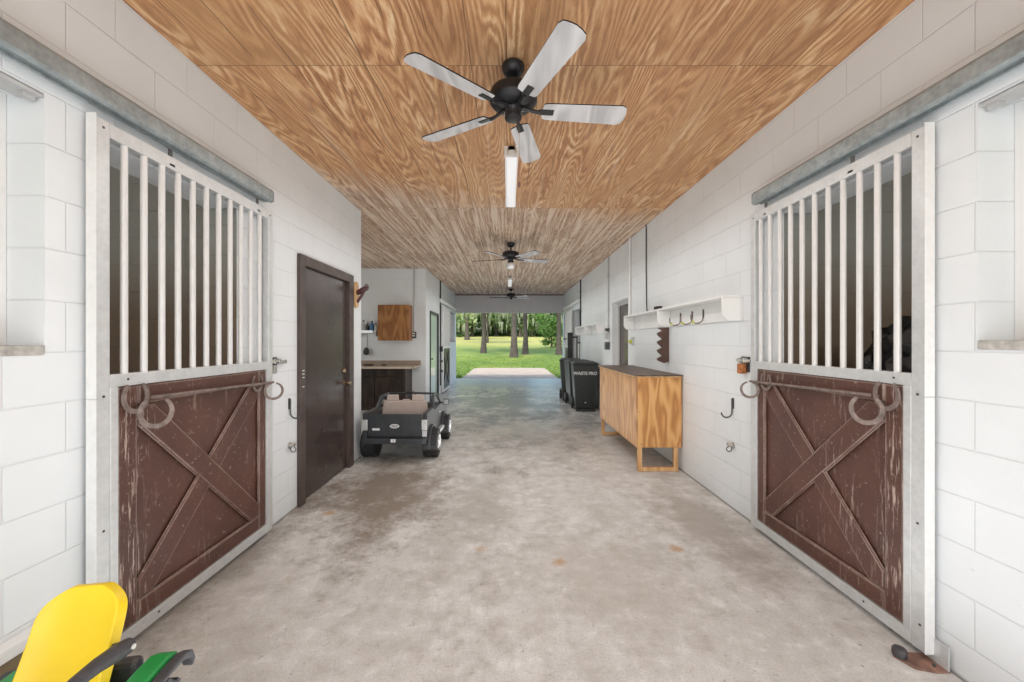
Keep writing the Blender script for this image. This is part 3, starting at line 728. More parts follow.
# ------------------------------------------------------------------ right wall: chest, shelf and fittings
t = thing('plywood_chest', 'long golden plywood chest on pine legs with a dark brown lid against the right wall', 'chest', (1.645, 5.15, 0))
hx, y0, y1 = .25, 4.29 - 5.15, 6.0 - 5.15
MB().box(-hx, -hx + .015, y0, y1, .262, 1.035).build('front_panel', 'plyy', t, .002)
MB().box(hx - .018, hx - .003, y0, y1, .262, 1.035).build('back_panel', 'plyy', t, .002)
for q in (y0, y1 - .015): MB().box(-hx + .0155, hx - .0185, q, q + .015, .262, 1.035).build('end_panel', 'ply', t, .001)
MB().box(-hx + .0155, hx - .0185, y0 + .016, y1 - .016, .262, .28).build('bottom_panel', 'ply', t)
MB().box(-hx - .02, hx - .003, y0 - .02, y1 + .02, 1.037, 1.052).build('lid', 'lid', t, .002)
m = MB(); m.box(-hx - .022, -hx - .002, y0 - .022, y1 + .022, 1.028, 1.036); m.box(-hx - .002, hx - .003, y0 - .022, y0 - .002, 1.028, 1.036); m.build('lid_edge', 'plaq', t, .001)
for q in (y0 + .002, y1 - .05):
    for (a, b) in ((-hx + .018, -hx + .063), (hx - .09, hx - .045)):
        MB().box(a, b, q, q + .045, 0, .2615).build('leg', 'leg', t, .003)
    MB().box(-hx + .064, hx - .091, q + .002, q + .043, .002, .045).build('stretcher', 'leg', t, .003)
for (a, z) in [(-.2, .30), (.2, .30), (-.2, 1.0), (.2, 1.0), (0, .29), (-.22, .65), (.21, .65)]: MB().lathe([(.005, 0), (.004, -.002), (0, -.003)], 8, (a, y0, z), 'y').build('screw', 'darksteel', t)

def shelf(x, y0, y1, z, brk, label):
    t = thing('wall_shelf', label, 'shelf', (x, y0, z)); L = y1 - y0; D = .17
    MB().box(-D, 0, 0, L, -.018, 0).build('shelf_board', 'white', t, .003)
    MB().box(-.018, 0, 0.0, L, -.20, -.019).build('back_board', 'white', t, .002)
    pr = [(-.0185, -.019), (-D, -.019), (-D, -.13)] + [(-D + .075 - .075 * math.cos(R(a)), -.13 - .075 * math.sin(R(a))) for a in (20, 40, 60, 80, 90)] + [(-.0185, -.205)]
    for b in brk: MB().prism(pr, 'y', b, b + .018).build('end_bracket', 'white', t, .003)
    return t
shelf(XR, 3.19, 5.91, 1.79, (0, 1.38, 2.70), 'long white wall shelf with three rounded brackets above the plywood chest')
shelf(XR, 7.72, 10.2, 1.77, (0, 1.2, 2.46), 'small looking white wall shelf above the dark bins far down the right')
# cord: hangs from ceiling, rests as a coil on the shelf
p = [(XR - .012, 5.40, ZC), (XR - .012, 5.40, 2.4), (XR - .014, 5.38, 1.96), (XR - .03, 5.32, 1.83), (XR - .06, 5.15, 1.803), (XR - .07, 4.9, 1.80)]
for k in range(30):
    a = k * .7; p.append((XR - .085 + .04 * math.cos(a), 4.78 + .06 * math.sin(a) , 1.80 + .0013 * k))
m = MB().tube(p, .0075, 6)
tag(m.build('extension_cord', 'rope', smooth=True), 'black twisted cord hanging down the right wall and coiled on the shelf', 'cord')
# three curved hooks on the shelf back board
for y, nm in ((3.80, 'nearest'), (4.03, 'middle'), (4.30, 'farthest')):
    t = thing('bridle_hook', nm + ' of the three dark curved hooks under the white shelf', 'hook', (XR - .0182, y, 1.665), 0, 'bridle hooks under the shelf')
    pp = [(-.006, .0, .06), (-.008, .0, -.02)] + [(-.065 + .057 * math.cos(R(a)), 0, -.03 - .045 * math.sin(R(a))) for a in range(0, 181, 20)] + [(-.124, 0, .005)]
    MB().tube(pp, .006, 8).build('hook_rod', 'iron', t, smooth=True)
    MB().box(-.006, 0, -.011, .011, -.02, .05).build('mounting_plate', 'darksteel', t, .001)
    MB().tube([(-.114, 0, -.056), (-.09, 0, -.070)], .0095, 8).build('tip_band', 'yg', t)
# zigzag bridle rack
t = None
pts = [(0, 0), (0, -.40), (-.055, -.42)]
z = -.42
for k in range(4):
    pts += [(-.125, z + .03), (-.135, z + .055), (-.075, z + .085)]; z += .10
pts += [(-.13, 0)]
tag(MB().prism([(XR + .001 + a, 1.578 + b) for a, b in pts], 'y', 4.66, 4.70).build('bridle_rack', 'zig', bevel=.003), 'dark brown sawtooth wooden rack on the right wall under the shelf', 'rack')
# yellow-green cord reel by the recessed door
t = thing('wall_outlet', 'yellow and green outlet plug on the wall below the far end of the long shelf', 'outlet', (XR, 5.98, 1.42))
MB().box(-.03, 0, -.045, .045, -.06, .06).build('box', 'greypaint', t, .004)
MB().lathe([(.025, -.03), (.028, -.05), (.02, -.07), (0, -.072)], 12, (0, 0, -.01), 'x').build('plug', 'yg', t, smooth=True)
# conduits
def pipe(x, y, z0, z1, r, mat, label, boxes=(), s=1):
    t = thing('wall_conduit', label, 'conduit', (x - s * (r + .002), y, z0))
    MB().tube([(0, 0, 0), (0, 0, z1 - z0)], r, 10).build('pipe', mat, t, smooth=True)
    for (za, zb, w, bm) in boxes: a, b = sorted((s * r, -s * (r + .045))); MB().box(a, b, -w, w, za - z0, zb - z0).build('junction_box', bm, t, .004)
    for k in range(2):
        z = (z1 - z0) * (.35 + .4 * k); a, b = sorted((s * (r + .001), -s * (r + .003))); MB().box(a, b, -r - .02, r + .02, z, z + .02).build('strap', mat, t)
    return t
pipe(XR, 6.10, 1.80, ZC, .016, 'white', 'white conduit running from the ceiling to the far end of the long shelf')
pipe(XR, 7.42, 1.46, ZC, .014, 'greypaint', 'grey conduit with stacked switch boxes beside the recessed dark door', ((1.46, 1.58, .05, 'greypaint'), (1.26, 1.40, .06, 'darksteel'), (1.60, 1.66, .04, 'darksteel')))
pipe(XR, 10.25, 1.72, ZC, .016, 'black', 'thin black conduit beside the far right stall doorway')
pipe(XL, 10.42, .25, ZC, .016, 'black', 'thin black conduit with boxes beside the far left stall door', ((1.14, 1.28, .05, 'black'), (.86, .92, .03, 'darksteel'), (.6, .66, .03, 'darksteel')), -1)

# wheelie bins
def bin_(x, y, rz, label, lettered=False):
    t = thing('wheeled_bin', label, 'bin', (x, y, 0), rz, 'dark wheeled bins')
    MB().frustum((-.19, .19, -.20, .24, .05), (-.25, .25, -.29, .29, .94)).build('body', 'bin', t, .012)
    m = MB(); m.box(-.262, .262, -.30, .30, .945, .965); m.frustum((-.262, .262, -.30, .30, .966), (-.20, .20, -.22, .26, 1.0)); m.build('lid', 'bin', t, .008)
    MB().tube([(-.22, .33, .93), (.22, .33, .93)], .014, 10).build('handle', 'bin', t, smooth=True)
    for s in (-1, 1): MB().lathe([(.10, -.025), (.12, -.018), (.12, .018), (.10, .025)], 20, (s * .225, .22, .12), 'x').build('wheel', 'tyre', t, smooth=True)
    MB().box(-.19, .19, -.24, -.20, 0, .05).build('foot', 'bin', t, .004)
    if lettered:
        text_mesh('lettering', 'WASTE PRO', .085, (-.01, -.284, .77), (R(90 - 5.8), 0, 0), 'binlbl', t, .0012, off=.0035)
        MB().box(-.012, .012, -.228, -.222, .17, .19).build('sticker', 'decal', t)
    return t
bin_(1.575, 8.18, R(-4), 'nearest dark wheeled bin with pale lettering beside the plywood chest', True)
bin_(1.56, 8.88, R(3), 'middle dark wheeled bin standing behind the lettered one')
bin_(1.51, 9.60, R(-6), 'farthest dark wheeled bin in the row by the right wall')
# tool rack above / behind bins
t = thing('tool_rack', 'tall black upright tool stand behind the row of dark bins', 'rack', (1.66, 10.28, 0))
MB().box(-.17, .17, -.12, .12, 0, .06).build('base', 'black', t, .005)
MB().box(-.11, .02, -.03, .03, .06, 1.64).build('panel', 'black', t, .006)
MB().box(.12, .15, -.02, .02, .06, 1.56).build('post', 'black', t, .003)
for z in (.5, 1.5): MB().box(.021, .119, -.015, .015, z, z + .04).build('rail', 'black', t, .003)
for (x, y, lab, z1, mt) in ((1.44, 10.05, 'left grey handled tool leaning on the black tool stand', 1.46, 'steel'), (1.78, 10.02, 'right pale handled tool leaning on the black tool stand', 1.36, 'offwhite')):
    t = thing('garden_tool', lab, 'tool', (x, y, 0))
    MB().tube([(0, 0, .12), (.03, .12, z1)], .013, 8).build('handle', mt, t, smooth=True)
    MB().box(-.09, .09, -.01, .01, 0, .13).build('blade', 'darksteel', t, .004)
    MB().box(-.045 + .03, .045 + .03, .10, .13, z1, z1 + .03).build('grip', 'black', t, .006)

# black bag inside right stall
bm = bmesh.new(); bmesh.ops.create_icosphere(bm, subdivisions=4, radius=1)
for v in bm.verts:
    n = v.co.normalized(); k = 1 + .10 * math.sin(9 * n.x + 4 * n.z) * math.cos(7 * n.y) + .05 * math.sin(21 * n.x + 13 * n.y + 17 * n.z)
    v.co = Vector((n.x * .30 * k, n.y * .24 * k, max(-.34, n.z * .37 * k)))
mb = MB(); mb.bm.free(); mb.bm = bm
o = mb.build('rubbish_bag', 'bag', smooth=True); o.location = (2.60, 2.50, 1.19); tag(o, 'shiny black rubbish bag seen behind the bars of the right stall', 'bag')
t = thing('storage_crate', 'dark crate holding up the black rubbish bag inside the right stall', 'crate', (2.62, 2.5, -.01))
MB().box(-.32, .32, -.28, .28, 0, .84).build('crate_body', 'cab', t, .01)
MB().box(-.34, .34, -.30, .30, .84, .86).build('crate_lid', 'cab', t, .004)

# ------------------------------------------------------------------ alcove
t = thing('base_cabinet', 'dark brown base cabinet under the tan worktop in the alcove', 'cabinet', (-3.3, 8.06, 0))
MB().box(-1.2, 1.2, .022, .58, .0, .862).build('carcass', 'cabside', t, .003)
for k in range(4):
    a = -1.17 + .585 * k
    dr = MB().box(a, a + .575, 0, .0215, .70, .85).build('drawer', 'cab', t, .003)
    MB().lathe([(.012, 0), (.008, -.012), (.014, -.022), (0, -.026)], 10, (a + .29, 0, .775), 'y').build('knob', 'darksteel', dr)
    dd = MB().box(a, a + .575, 0, .0215, .08, .685).build('door', 'cab', t, .003)
    MB().lathe([(.012, 0), (.008, -.012), (.014, -.022), (0, -.026)], 10, (a + .5, 0, .6), 'y').build('knob', 'darksteel', dd)
t = thing('worktop', 'tan laminate worktop with a pale front edge in the alcove', 'worktop', (-3.3, 8.0, .863))
MB().box(-1.3, 1.39, -.02, .65, 0, .035).build('top', 'counter', t, .003)
MB().box(-1.3, 1.37, -.032, -.0205, -.005, .037).build('front_edge', 'counteredge', t, .002)
MB().box(-1.3, 1.39, .632, .654, .036, .13).build('backsplash', 'counter', t, .002)
for (x, w, h, lab) in ((-2.95, .10, .035, 'low dark tray lying on the tan worktop below the cupboard'), (-2.62, .05, .025, 'small dark lid lying on the tan worktop')):
    t = MB().lathe([(w * .8, 0), (w, .005), (w, h), (w * .9, h), (w * .88, .01), (0, .01)], 20, (x, 8.35, .9)).build('tray' if w > .06 else 'jar_lid', 'framebrown', smooth=True)
    tag(t, lab, 'tray' if w > .06 else 'lid')
t = thing('wall_cupboard', 'square brown wooden cupboard hung on the grey alcove wall', 'cupboard', (-2.43, 8.66, 1.43))
MB().box(-.33, .33, -.27, 0, 0, .02).build('bottom_panel', 'cup', t, .002)
MB().box(-.33, .33, -.27, 0, .74, .76).build('top_panel', 'cup', t, .002)
for q in (-.33, .31): MB().box(q, q + .02, -.27, 0, .0205, .7395).build('side_panel', 'cup', t, .002)
dd = MB().box(-.327, .327, -.292, -.2705, .004, .756).build('door', 'cup', t, .004)
m = MB(); m.box(-.327, .327, -.298, -.2925, .70, .756); m.box(-.327, .327, -.298, -.2925, .004, .05); m.box(-.327, -.28, -.298, -.2925, .05, .70); m.box(.28, .327, -.298, -.2925, .05, .70); m.build('door_border', 'cup', dd, .002)
t = thing('power_outlet', 'small grey outlet box under a thin conduit on the alcove wall', 'outlet', (-2.06, 8.66, 1.5))
MB().box(-.05, .05, -.05, 0, -.02, .12).build('box', 'darksteel', t, .004)
for z in (.02, .07): MB().box(-.03, .03, -.053, -.0505, z, z + .03).build('socket', 'offwhite', t)
MB().tube([(0, -.016, .12), (0, -.016, ZC - 1.5)], .013, 8).build('conduit', 'greypaint', t, smooth=True)
MB().box(-.11, -.052, -.03, 0, .04, .07).build('switch', 'darksteel', t, .003)
t = thing('small_shelf', 'small white shelf with a bright edge on the alcove wall beside the cupboard', 'shelf', (-3.02, 8.66, 1.62))
MB().box(-.22, .17, -.14, 0, 0, .02).build('shelf_board', 'white', t, .002)
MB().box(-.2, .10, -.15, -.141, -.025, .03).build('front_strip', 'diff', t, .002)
MB().box(-.22, -.2, -.13, 0, -.1, 0).build('bracket', 'greypaint', t); MB().box(.15, .17, -.13, 0, -.1, 0).build('bracket', 'greypaint', t)
for (x, r, h, mt, lab) in ((-3.14, .038, .20, 'greypaint', 'grey spray bottle at the left end of the small alcove shelf'), (-3.05, .035, .15, 'black', 'black bottle beside the grey one on the small alcove shelf'), (-2.96, .045, .19, 'blue', 'blue bottle on the small white alcove shelf'), (-2.875, .03, .13, 'offwhite', 'short pale bottle at the right end of the alcove shelf')):
    t = thing('bottle', lab, 'bottle', (x, 8.59, 1.6405), 0, 'bottles on the alcove shelf')
    MB().lathe([(r, 0), (r, h * .7), (r * .45, h * .82), (r * .4, h)], 16).build('bottle_body', mt, t, smooth=True)
    MB().lathe([(r * .5, h), (r * .5, h + .03), (0, h + .032)], 12).build('cap', 'darksteel', t)
t = thing('hanging_brush', 'dark oval brush hanging by a cord below the alcove shelf', 'brush', (-3.08, 8.655, 1.2))
MB().tube([(0, -.01, .08), (0, -.008, .40)], .004, 6).build('cord', 'rope', t)
MB().lathe([(.0, -.09), (.05, -.07), (.065, -.02), (.05, .04), (.02, .08), (0, .085)], 16, (0, -.07, .0)).build('brush_body', 'charcoal', t, smooth=True)

# ------------------------------------------------------------------ toy pickup truck
t = thing('toy_truck', 'dark grey ride-on toy pickup truck with tan seats parked at the wall corner', 'toy truck', (-1.325, 4.62, 0))
TS = .95
def arch(cy, r, n=10): return [(cy + r * math.cos(R(a)), .17 + r * math.sin(R(a))) for a in [180 - 180 * k / n for k in range(n + 1)]]
ry, fy, ar = .26, 1.16, .205
low = [(.02, .25), (ry - ar, .25)] + arch(ry, ar)[1:-1] + [(ry + ar, .22), (fy - ar, .22)] + arch(fy, ar)[1:-1] + [(fy + ar, .24), (1.50, .24), (1.52, .36)]
top = [(1.50, .48), (1.15, .53), (.96, .55), (.92, .40), (.44, .40), (.40, .44), (.05, .44), (.02, .42)]
body = MB().prism(low + top, 'x', -.324, .324).build('body', 'truck', t, .012)
for s in (-1, 1):
    side = [(.0, .25), (ry - ar, .25)] + arch(ry, ar)[1:-1] + [(ry + ar, .22), (fy - ar, .22)] + arch(fy, ar)[1:-1] + [(fy + ar, .24), (1.50, .24), (1.52, .40), (1.48, .49), (1.12, .53), (.95, .545), (.47, .53), (.42, .575), (.0, .575)]
    a, b = sorted((s * .325, s * .378)); MB().prism(side, 'x', a, b).build('side_panel', 'trucktop' if s > 0 else 'truck', t, .012)
    fl = arch(ry, .235); fl2 = arch(ry, .205)
    for cy in (ry, fy):
        o1, i1 = arch(cy, .224), arch(cy, .203)
        a, b = sorted((s * .379, s * .408)); MB().prism(o1 + i1[::-1], 'x', a, b).build('wheel_arch', 'truck', t, .004)
    # running board, mirror, window frame
    a, b = sorted((s * .379, s * .435)); MB().box(a, b, ry + ar + .05, fy - ar - .05, .215, .25).build('running_board', 'lamp', t, .006)
    m = MB(); m.tube([(s * .355, .47, .55), (s * .335, .58, .69), (s * .33, .86, .695), (s * .35, 1.06, .545)], [.028, .022, .016, .016], 8); m.build('window_frame', 'truck', t, smooth=True)
    a, b = sorted((s * .40, s * .485)); mr = MB().box(a, b, .99, 1.02, .515, .60).build('mirror', 'truck', t, .01)
    MB().tube([(s * .36, 1.0, .53), (s * .42, 1.0, .555)], .009, 6).build('mirror_arm', 'truck', mr)
    MB().box(a + .008, b - .008, .985, .9895, .525, .59).build('mirror_glass', 'chrome', mr)
    a, b = sorted((s * .315, s * .381)); MB().box(a, b, -.012, -.0005, .375, .50).build('tail_lamp', 'lamp', t, .006)
    MB().box(a + .006, b - .006, -.010, -.0005, .30, .37).build('tail_lamp', 'lamp', t, .004) if s > 0 else None
    a, b = sorted((s * .3785, s * .386)); MB().box(a, b, .80, .87, .44, .455).build('door_handle', 'chrome', t, .003)
MB().box(-.314, .314, -.004, .02, .30, .565).build('tailgate', 'truck', t, .008)
MB().box(-.314, .314, -.008, -.0045, .545, .562).build('tailgate_trim', 'truck', t, .003)
MB().prism([(-.37, -.055), (-.34, -.065), (.34, -.065), (.37, -.055), (.37, -.004), (-.37, -.004)], 'z', .228, .29).build('rear_bumper', 'truck', t, .008)
MB().box(-.028, .028, -.069, -.0655, .25, .288).build('plate', 'decal', t, .003)
text_mesh('plate_number', '15', .028, (0, -.0695, .269), (R(90), 0, 0), 'darksteel', t, .0004)
MB().prism([(.055 * math.cos(R(a)), .425 + .024 * math.sin(R(a))) for a in range(0, 360, 12)], 'y', -.0145, -.0045).build('badge', 'decal', t)
MB().prism([(.048 * math.cos(R(a)), .425 + .018 * math.sin(R(a))) for a in range(0, 360, 12)], 'y', -.0155, -.0146).build('badge_field', 'lamp', t)
text_mesh('badge_lettering', 'Ford', .036, (0, -.0158, .426), (R(90), 0, 0), 'darksteel', t, .0004, 1.0, .25)
MB().box(-.26, -.175, -.0065, -.0046, .375, .40).build('tailgate_sticker', 'decal', t)
# seats
m = MB().prism([(-.32, .41), (.29, .41), (.28, .52), (.265, .645), (-.285, .645), (-.305, .52)], 'y', .50, .56); m.build('seat_back', 'seatt', t, .012)
for q in (-.175, .155): MB().frustum((q - .075, q + .075, .505, .56, .646), (q - .07, q + .07, .51, .555, .72)).build('headrest', 'seatt', t, .008)
MB().box(-.045, .045, .505, .555, .646, .66).build('centre_pad', 'seatt', t, .003)
MB().box(-.28, .28, .561, .80, .401, .45).build('seat_cushion', 'seatt', t, .012)
MB().tube([(.0 - .0 + .085 * math.cos(R(a)) - .03, .86 - .03 * math.sin(R(a)), .64 + .085 * math.sin(R(a))) for a in range(0, 361, 20)], .012, 8, False).build('steering_wheel', 'charcoal', t, smooth=True)
MB().tube([(-.03, .86, .64), (-.03, .94, .52)], .018, 8).build('steering_column', 'charcoal', t, smooth=True)
MB().tube([(-.33, .86, .69), (0, .87, .70), (.33, .86, .69)], .015, 8).build('windshield_bar', 'truck', t, smooth=True)
for cy in (ry, fy):
    for s in (-1, 1):
        w = MB(); w.lathe([(.10, -.09), (.155, -.088), (.17, -.07), (.17, .07), (.155, .088), (.10, .09)], 32, ((s * .372 + .012), cy, .17), 'x')
        for k in range(20):
            a = 2 * math.pi * k / 20
            for q in (-.05, .05):
                rot = Matrix.Rotation(a, 3, 'X'); w.box((s * .372 + .012) + q - .032, (s * .372 + .012) + q + .032, cy - .012, cy + .012, .17 + .160, .17 + .176, rot, ((s * .372 + .012), cy, .17))
        wo = w.build('wheel', 'tyre', t, .002)
        c = ((s * .372 + .012), cy, .17); x1 = s * .092
        rim = MB(); rim.lathe([(.098, x1 * .95), (.098, x1 * 1.03), (.085, x1 * 1.03), (.083, x1 * .97)], 24, c, 'x')
        for k in range(6):
            rot = Matrix.Rotation(2 * math.pi * k / 6, 3, 'X'); a, b = sorted(((s * .372 + .012) + x1 * .98, (s * .372 + .012) + x1 * 1.03)); rim.box(a, b, cy - .012, cy + .012, .17, .17 + .09, rot, c)
        rim.lathe([(.03, x1 * .98), (.028, x1 * 1.08), (0, x1 * 1.1)], 14, c, 'x'); rim.build('rim', 'chrome', wo)
MB().tube([(-.27, ry, .17), (.29, ry, .17)], .02, 8).build('axle', 'truck', t); MB().tube([(-.27, fy, .17), (.29, fy, .17)], .02, 8).build('axle', 'truck', t)

# ------------------------------------------------------------------ ride-on tractor, bottom left
tr = thing('toy_tractor', 'green ride-on toy tractor with a yellow seat by the near left wall', 'toy tractor', (-1.377, 1.15, -.0), R(9))
def shell(name, rows, mat, parent, th=.03):
    """rows of (halfwidth, y, z, curl) across-swept into a padded surface"""
    bm = bmesh.new(); N = 13; G = []
    for (hw, y, z, cu, cx) in rows:
        G.append([bm.verts.new((cx + hw * (2 * k / (N - 1) - 1), y - cu * abs(2 * k / (N - 1) - 1) ** 2.5, z + cu * .2 * abs(2 * k / (N - 1) - 1) ** 3)) for k in range(N)])
    for i in range(len(G) - 1):
        for k in range(N - 1): bm.faces.new((G[i][k], G[i][k + 1], G[i + 1][k + 1], G[i + 1][k]))
    me = bpy.data.meshes.new(name); bm.to_mesh(me); bm.free(); me.materials.append(M[mat])
    for f in me.polygons: f.use_smooth = True
    o = bpy.data.objects.new(name, me); COL.objects.link(o); o.parent = parent
    s = o.modifiers.new('solid', 'SOLIDIFY'); s.thickness = th; s.offset = 0
    b = o.modifiers.new('bev', 'BEVEL'); b.width = th * .42; b.segments = 3; b.limit_method = 'ANGLE'; b.angle_limit = R(50)
    u = o.modifiers.new('sub', 'SUBSURF'); u.levels = 1; u.render_levels = 2
    return o
rows = []
for k in range(13):
    q = k / 12; z = .597 - .235 * q; hw = .119 * (1 - (1 - min(1, q * 2.6 + .04)) ** 2.6 * .62) + .006 * q
    rows.append((hw, .190 - .075 * q - .02 * q * q, z, .004 + .016 * min(1, q * 3), 0))
rows += [(.128, .075, .328, .018, 0), (.13, .045, .30, .018, 0), (.13, -.01, .285, .016, 0), (.13, -.07, .28, .014, 0), (.12, -.14, .284, .01, 0), (.10, -.17, .280, .004, 0)]
shell('seat', rows, 'yellow', tr, .036)
for s in (-1, 1):
    if s > 0:
      ar_ = MB().tube([(s * .166, .10, .435), (s * .168, .06, .447), (s * .171, -.02, .468), (s * .173, -.11, .480), (s * .173, -.16, .482)], [.024, .026, .022, .018, .014], 12).build('armrest', 'charcoal', tr, smooth=True)
      MB().lathe([(.009, .0), (.008, s * .004), (0, s * .005)], 10, (s * .1925, .085, .442), 'x').build('bolt', 'steel', ar_)
      MB().tube([(s * .125, .10, .435), (s * .160, .10, .437)], .012, 8).build('armrest_pivot', 'charcoal', tr)
    # fender: arched shell over the wheel
    fp = [(.25, .27), (.235, .31), (.195, .329), (.13, .332), (.05, .328), (-.05, .31), (-.13, .27), (-.16, .22)]
    a, b = sorted((s * .165, s * .235)); ip = [(p[0] * .93 + .004, p[1] - .028) for p in fp]
    MB().prism([(p[0], p[1]) for p in fp] + ip[::-1], 'x', a, b).build('fender', 'green', tr, .012, seg=3)
    a, b = sorted((s * .2355, s * .272)); fq = [(p[0] * 1.03 + .012, p[1] - .014) for p in fp]; iq = [(p[0] * .96 + .012, p[1] - .034) for p in fp]
    MB().prism(fq + iq[::-1], 'x', a, b).build('fender_trim', 'charcoal', tr, .006)
    w = MB().lathe([(.08, -.043), (.125, -.045), (.14, -.035), (.14, .035), (.125, .045), (.08, .043)], 28, (s * .225, .08, .150), 'x')
    for k in range(14):
        rot = Matrix.Rotation(2 * math.pi * k / 14, 3, 'X'); w.box(s * .225 - .038, s * .225 + .038, .08 - .012, .08 + .012, .285, .297, rot, (s * .225, .08, .150))
    wo = w.build('rear_wheel', 'charcoal', tr, .003)
    MB().lathe([(.075, s * .040), (.07, s * .05), (.03, s * .044), (0, s * .056)], 20, (s * .225, .08, .150), 'x').build('hub', 'yellow', wo, smooth=True)
    wf = MB().lathe([(.05, -.035), (.095, -.037), (.105, -.025), (.105, .025), (.095, .037), (.05, .035)], 24, (s * .20, -.62, .105), 'x').build('front_wheel', 'charcoal', tr, .002)
    MB().lathe([(.048, s * .03), (.045, s * .041), (0, s * .045)], 18, (s * .20, -.62, .105), 'x').build('hub', 'yellow', wf, smooth=True)
MB().box(-.13, .150, .165, .21, .22, .335).build('rear_box', 'charcoal', tr, .02)
MB().box(-.14, .14, -.25, .2, .12, .262).build('chassis', 'green', tr, .02)
MB().box(-.12, .12, -.76, -.26, .13, .40).build('hood', 'green', tr, .035, seg=4)
MB().box(-.10, .10, -.775, -.7605, .17, .36).build('grille', 'charcoal', tr, .008)
for s in (-1, 1): MB().lathe([(.025, 0), (.022, -.008), (0, -.01)], 14, (s * .06, -.7755, .32), 'y').build('headlamp', 'decal', tr, smooth=True)
MB().tube([(0, -.30, .39), (0, -.24, .47)], .013, 8).build('steering_column', 'charcoal', tr)
MB().tube([(.09 * math.cos(R(a)), -.235 + .045 * math.sin(R(a)), .48 + .075 * math.sin(R(a))) for a in range(0, 361, 20)], .011, 8, False).build('steering_wheel', 'charcoal', tr, smooth=True)
MB().tube([(-.145, -.62, .105), (.145, -.62, .105)], .012, 8).build('axle', 'charcoal', tr); MB().tube([(-.19, .08, .150), (.19, .08, .150)], .014, 8).build('axle', 'charcoal', tr)

# ------------------------------------------------------------------ trees
def tree(x, y, r, h, label, leaf='leaf1', cr=3.6, cz=None, n=1100, moss=0, lean=0, ls=.22, low=0.0, sq=.75, mat='bark'):
    t = thing('tree', label, 'tree', (x, y, gz(y) - .05))
    rnd = random.Random(int(x * 31 + y * 17)); pts = []; rs = []
    for k in range(7):
        q = k / 6; pts.append((lean * q * h + rnd.uniform(-.05, .05) * r * 3, rnd.uniform(-.05, .05), h * q)); rs.append(r * (1.45 if k == 0 else 1.0 - .35 * q))
    m = MB().tube(pts, rs, 12)
    if low < h * .8:
        for k in range(4):
            a = rnd.uniform(0, 6.28); q0 = h * rnd.uniform(.75, .95); L = cr * .6
            m.tube([(lean * q0, 0, q0), (lean * q0 + math.cos(a) * L * .5, math.sin(a) * L * .5, q0 + L * .35), (lean * q0 + math.cos(a) * L, math.sin(a) * L, q0 + L * .5)], [r * .4, r * .28, r * .12], 6)
    m.build('trunk', mat, t, smooth=True)
    cz = h if cz is None else cz; m = MB()
    cl = [(Vector((rnd.gauss(0, .45), rnd.gauss(0, .45), rnd.gauss(0, .42))) , rnd.uniform(.22, .42)) for _ in range(26)]
    for k in range(n):
        c, rr = cl[k % 26]; p = c + Vector((rnd.gauss(0, 1), rnd.gauss(0, 1), rnd.gauss(0, 1))) * rr * .5
        if p.length > 1.35: p = p.normalized() * 1.35
        q = Vector((p.x * cr + lean * h, p.y * cr, cz + p.z * cr * sq))
        if q.z < low + .05: q.z = low + rnd.uniform(.05, .6)
        u = Vector((rnd.gauss(0, 1), rnd.gauss(0, 1), rnd.gauss(0, 1))).normalized(); w = u.cross(Vector((rnd.gauss(0, 1), rnd.gauss(0, 1), rnd.gauss(0, 1)))).normalized(); s = ls * rnd.uniform(.6, 1.3)
        m.quad([q - u * s, q - w * s * .45, q + u * s, q + w * s * .45])
    m.build('foliage', leaf, t, recalc=False)
    if moss:
        m = MB()
        for k in range(moss):
            a = rnd.uniform(0, 6.28); rr = cr * math.sqrt(rnd.random()) * 1.1; bx_, by_ = lean * h + math.cos(a) * rr, math.sin(a) * rr; z0 = cz + cr * sq * rnd.uniform(-.7, .35); L = rnd.uniform(1.4, 4.2)
            for j in range(5):
                w = rnd.uniform(.02, .07) * (1 + y / 80); ox, oy = rnd.uniform(-.25, .25), rnd.uniform(-.2, .2); l = L * rnd.uniform(.5, 1)
                m.quad([(bx_ + ox - w, by_ + oy, z0), (bx_ + ox + w, by_ + oy, z0), (bx_ + ox + w * .4, by_ + oy + .05, z0 - l * .6), (bx_ + ox - w * .2, by_ + oy, z0 - l)])
        mo = m.build('hanging_moss', 'moss', t, recalc=False); mo['kind'] = 'stuff'
    return t
def tx(px, D): return (px - VX) * D / F
tree(tx(514, 30.6), 30.6, .25, 8, 'thick tree trunk nearest the slab, in the middle of the lawn view', 'leaf1', 4.0, 9.5, 1500, 0, .01)
tree(tx(525.5, 34.5), 34.5, .22, 8, 'dark trunked tree just right of the thickest trunk', 'leaf2', 4.0, 9.5, 1300, 110, -.01)
tree(tx(483.5, 36.2), 36.2, .22, 8, 'slim straight tree standing alone on the left of the lawn', 'leaf1', 4.0, 9.3, 1300, 120, .012)
tree(tx(559, 33.8), 33.8, .22, 8, 'tree at the right edge of the lawn opening behind the round bush', 'leaf2', 3.6, 9.0, 1200, 20)
tree(tx(467, 80), 80, .42, 10, 'distant tree at the left edge of the sunny lawn', 'leaf3', 6.0, 11, 1500, 60, ls=.4)
tree(tx(487.5, 62), 62, .16, 7, 'thin tree behind the slim straight one', 'leaf3', 5.5, 8.5, 1200, 160, ls=.3)
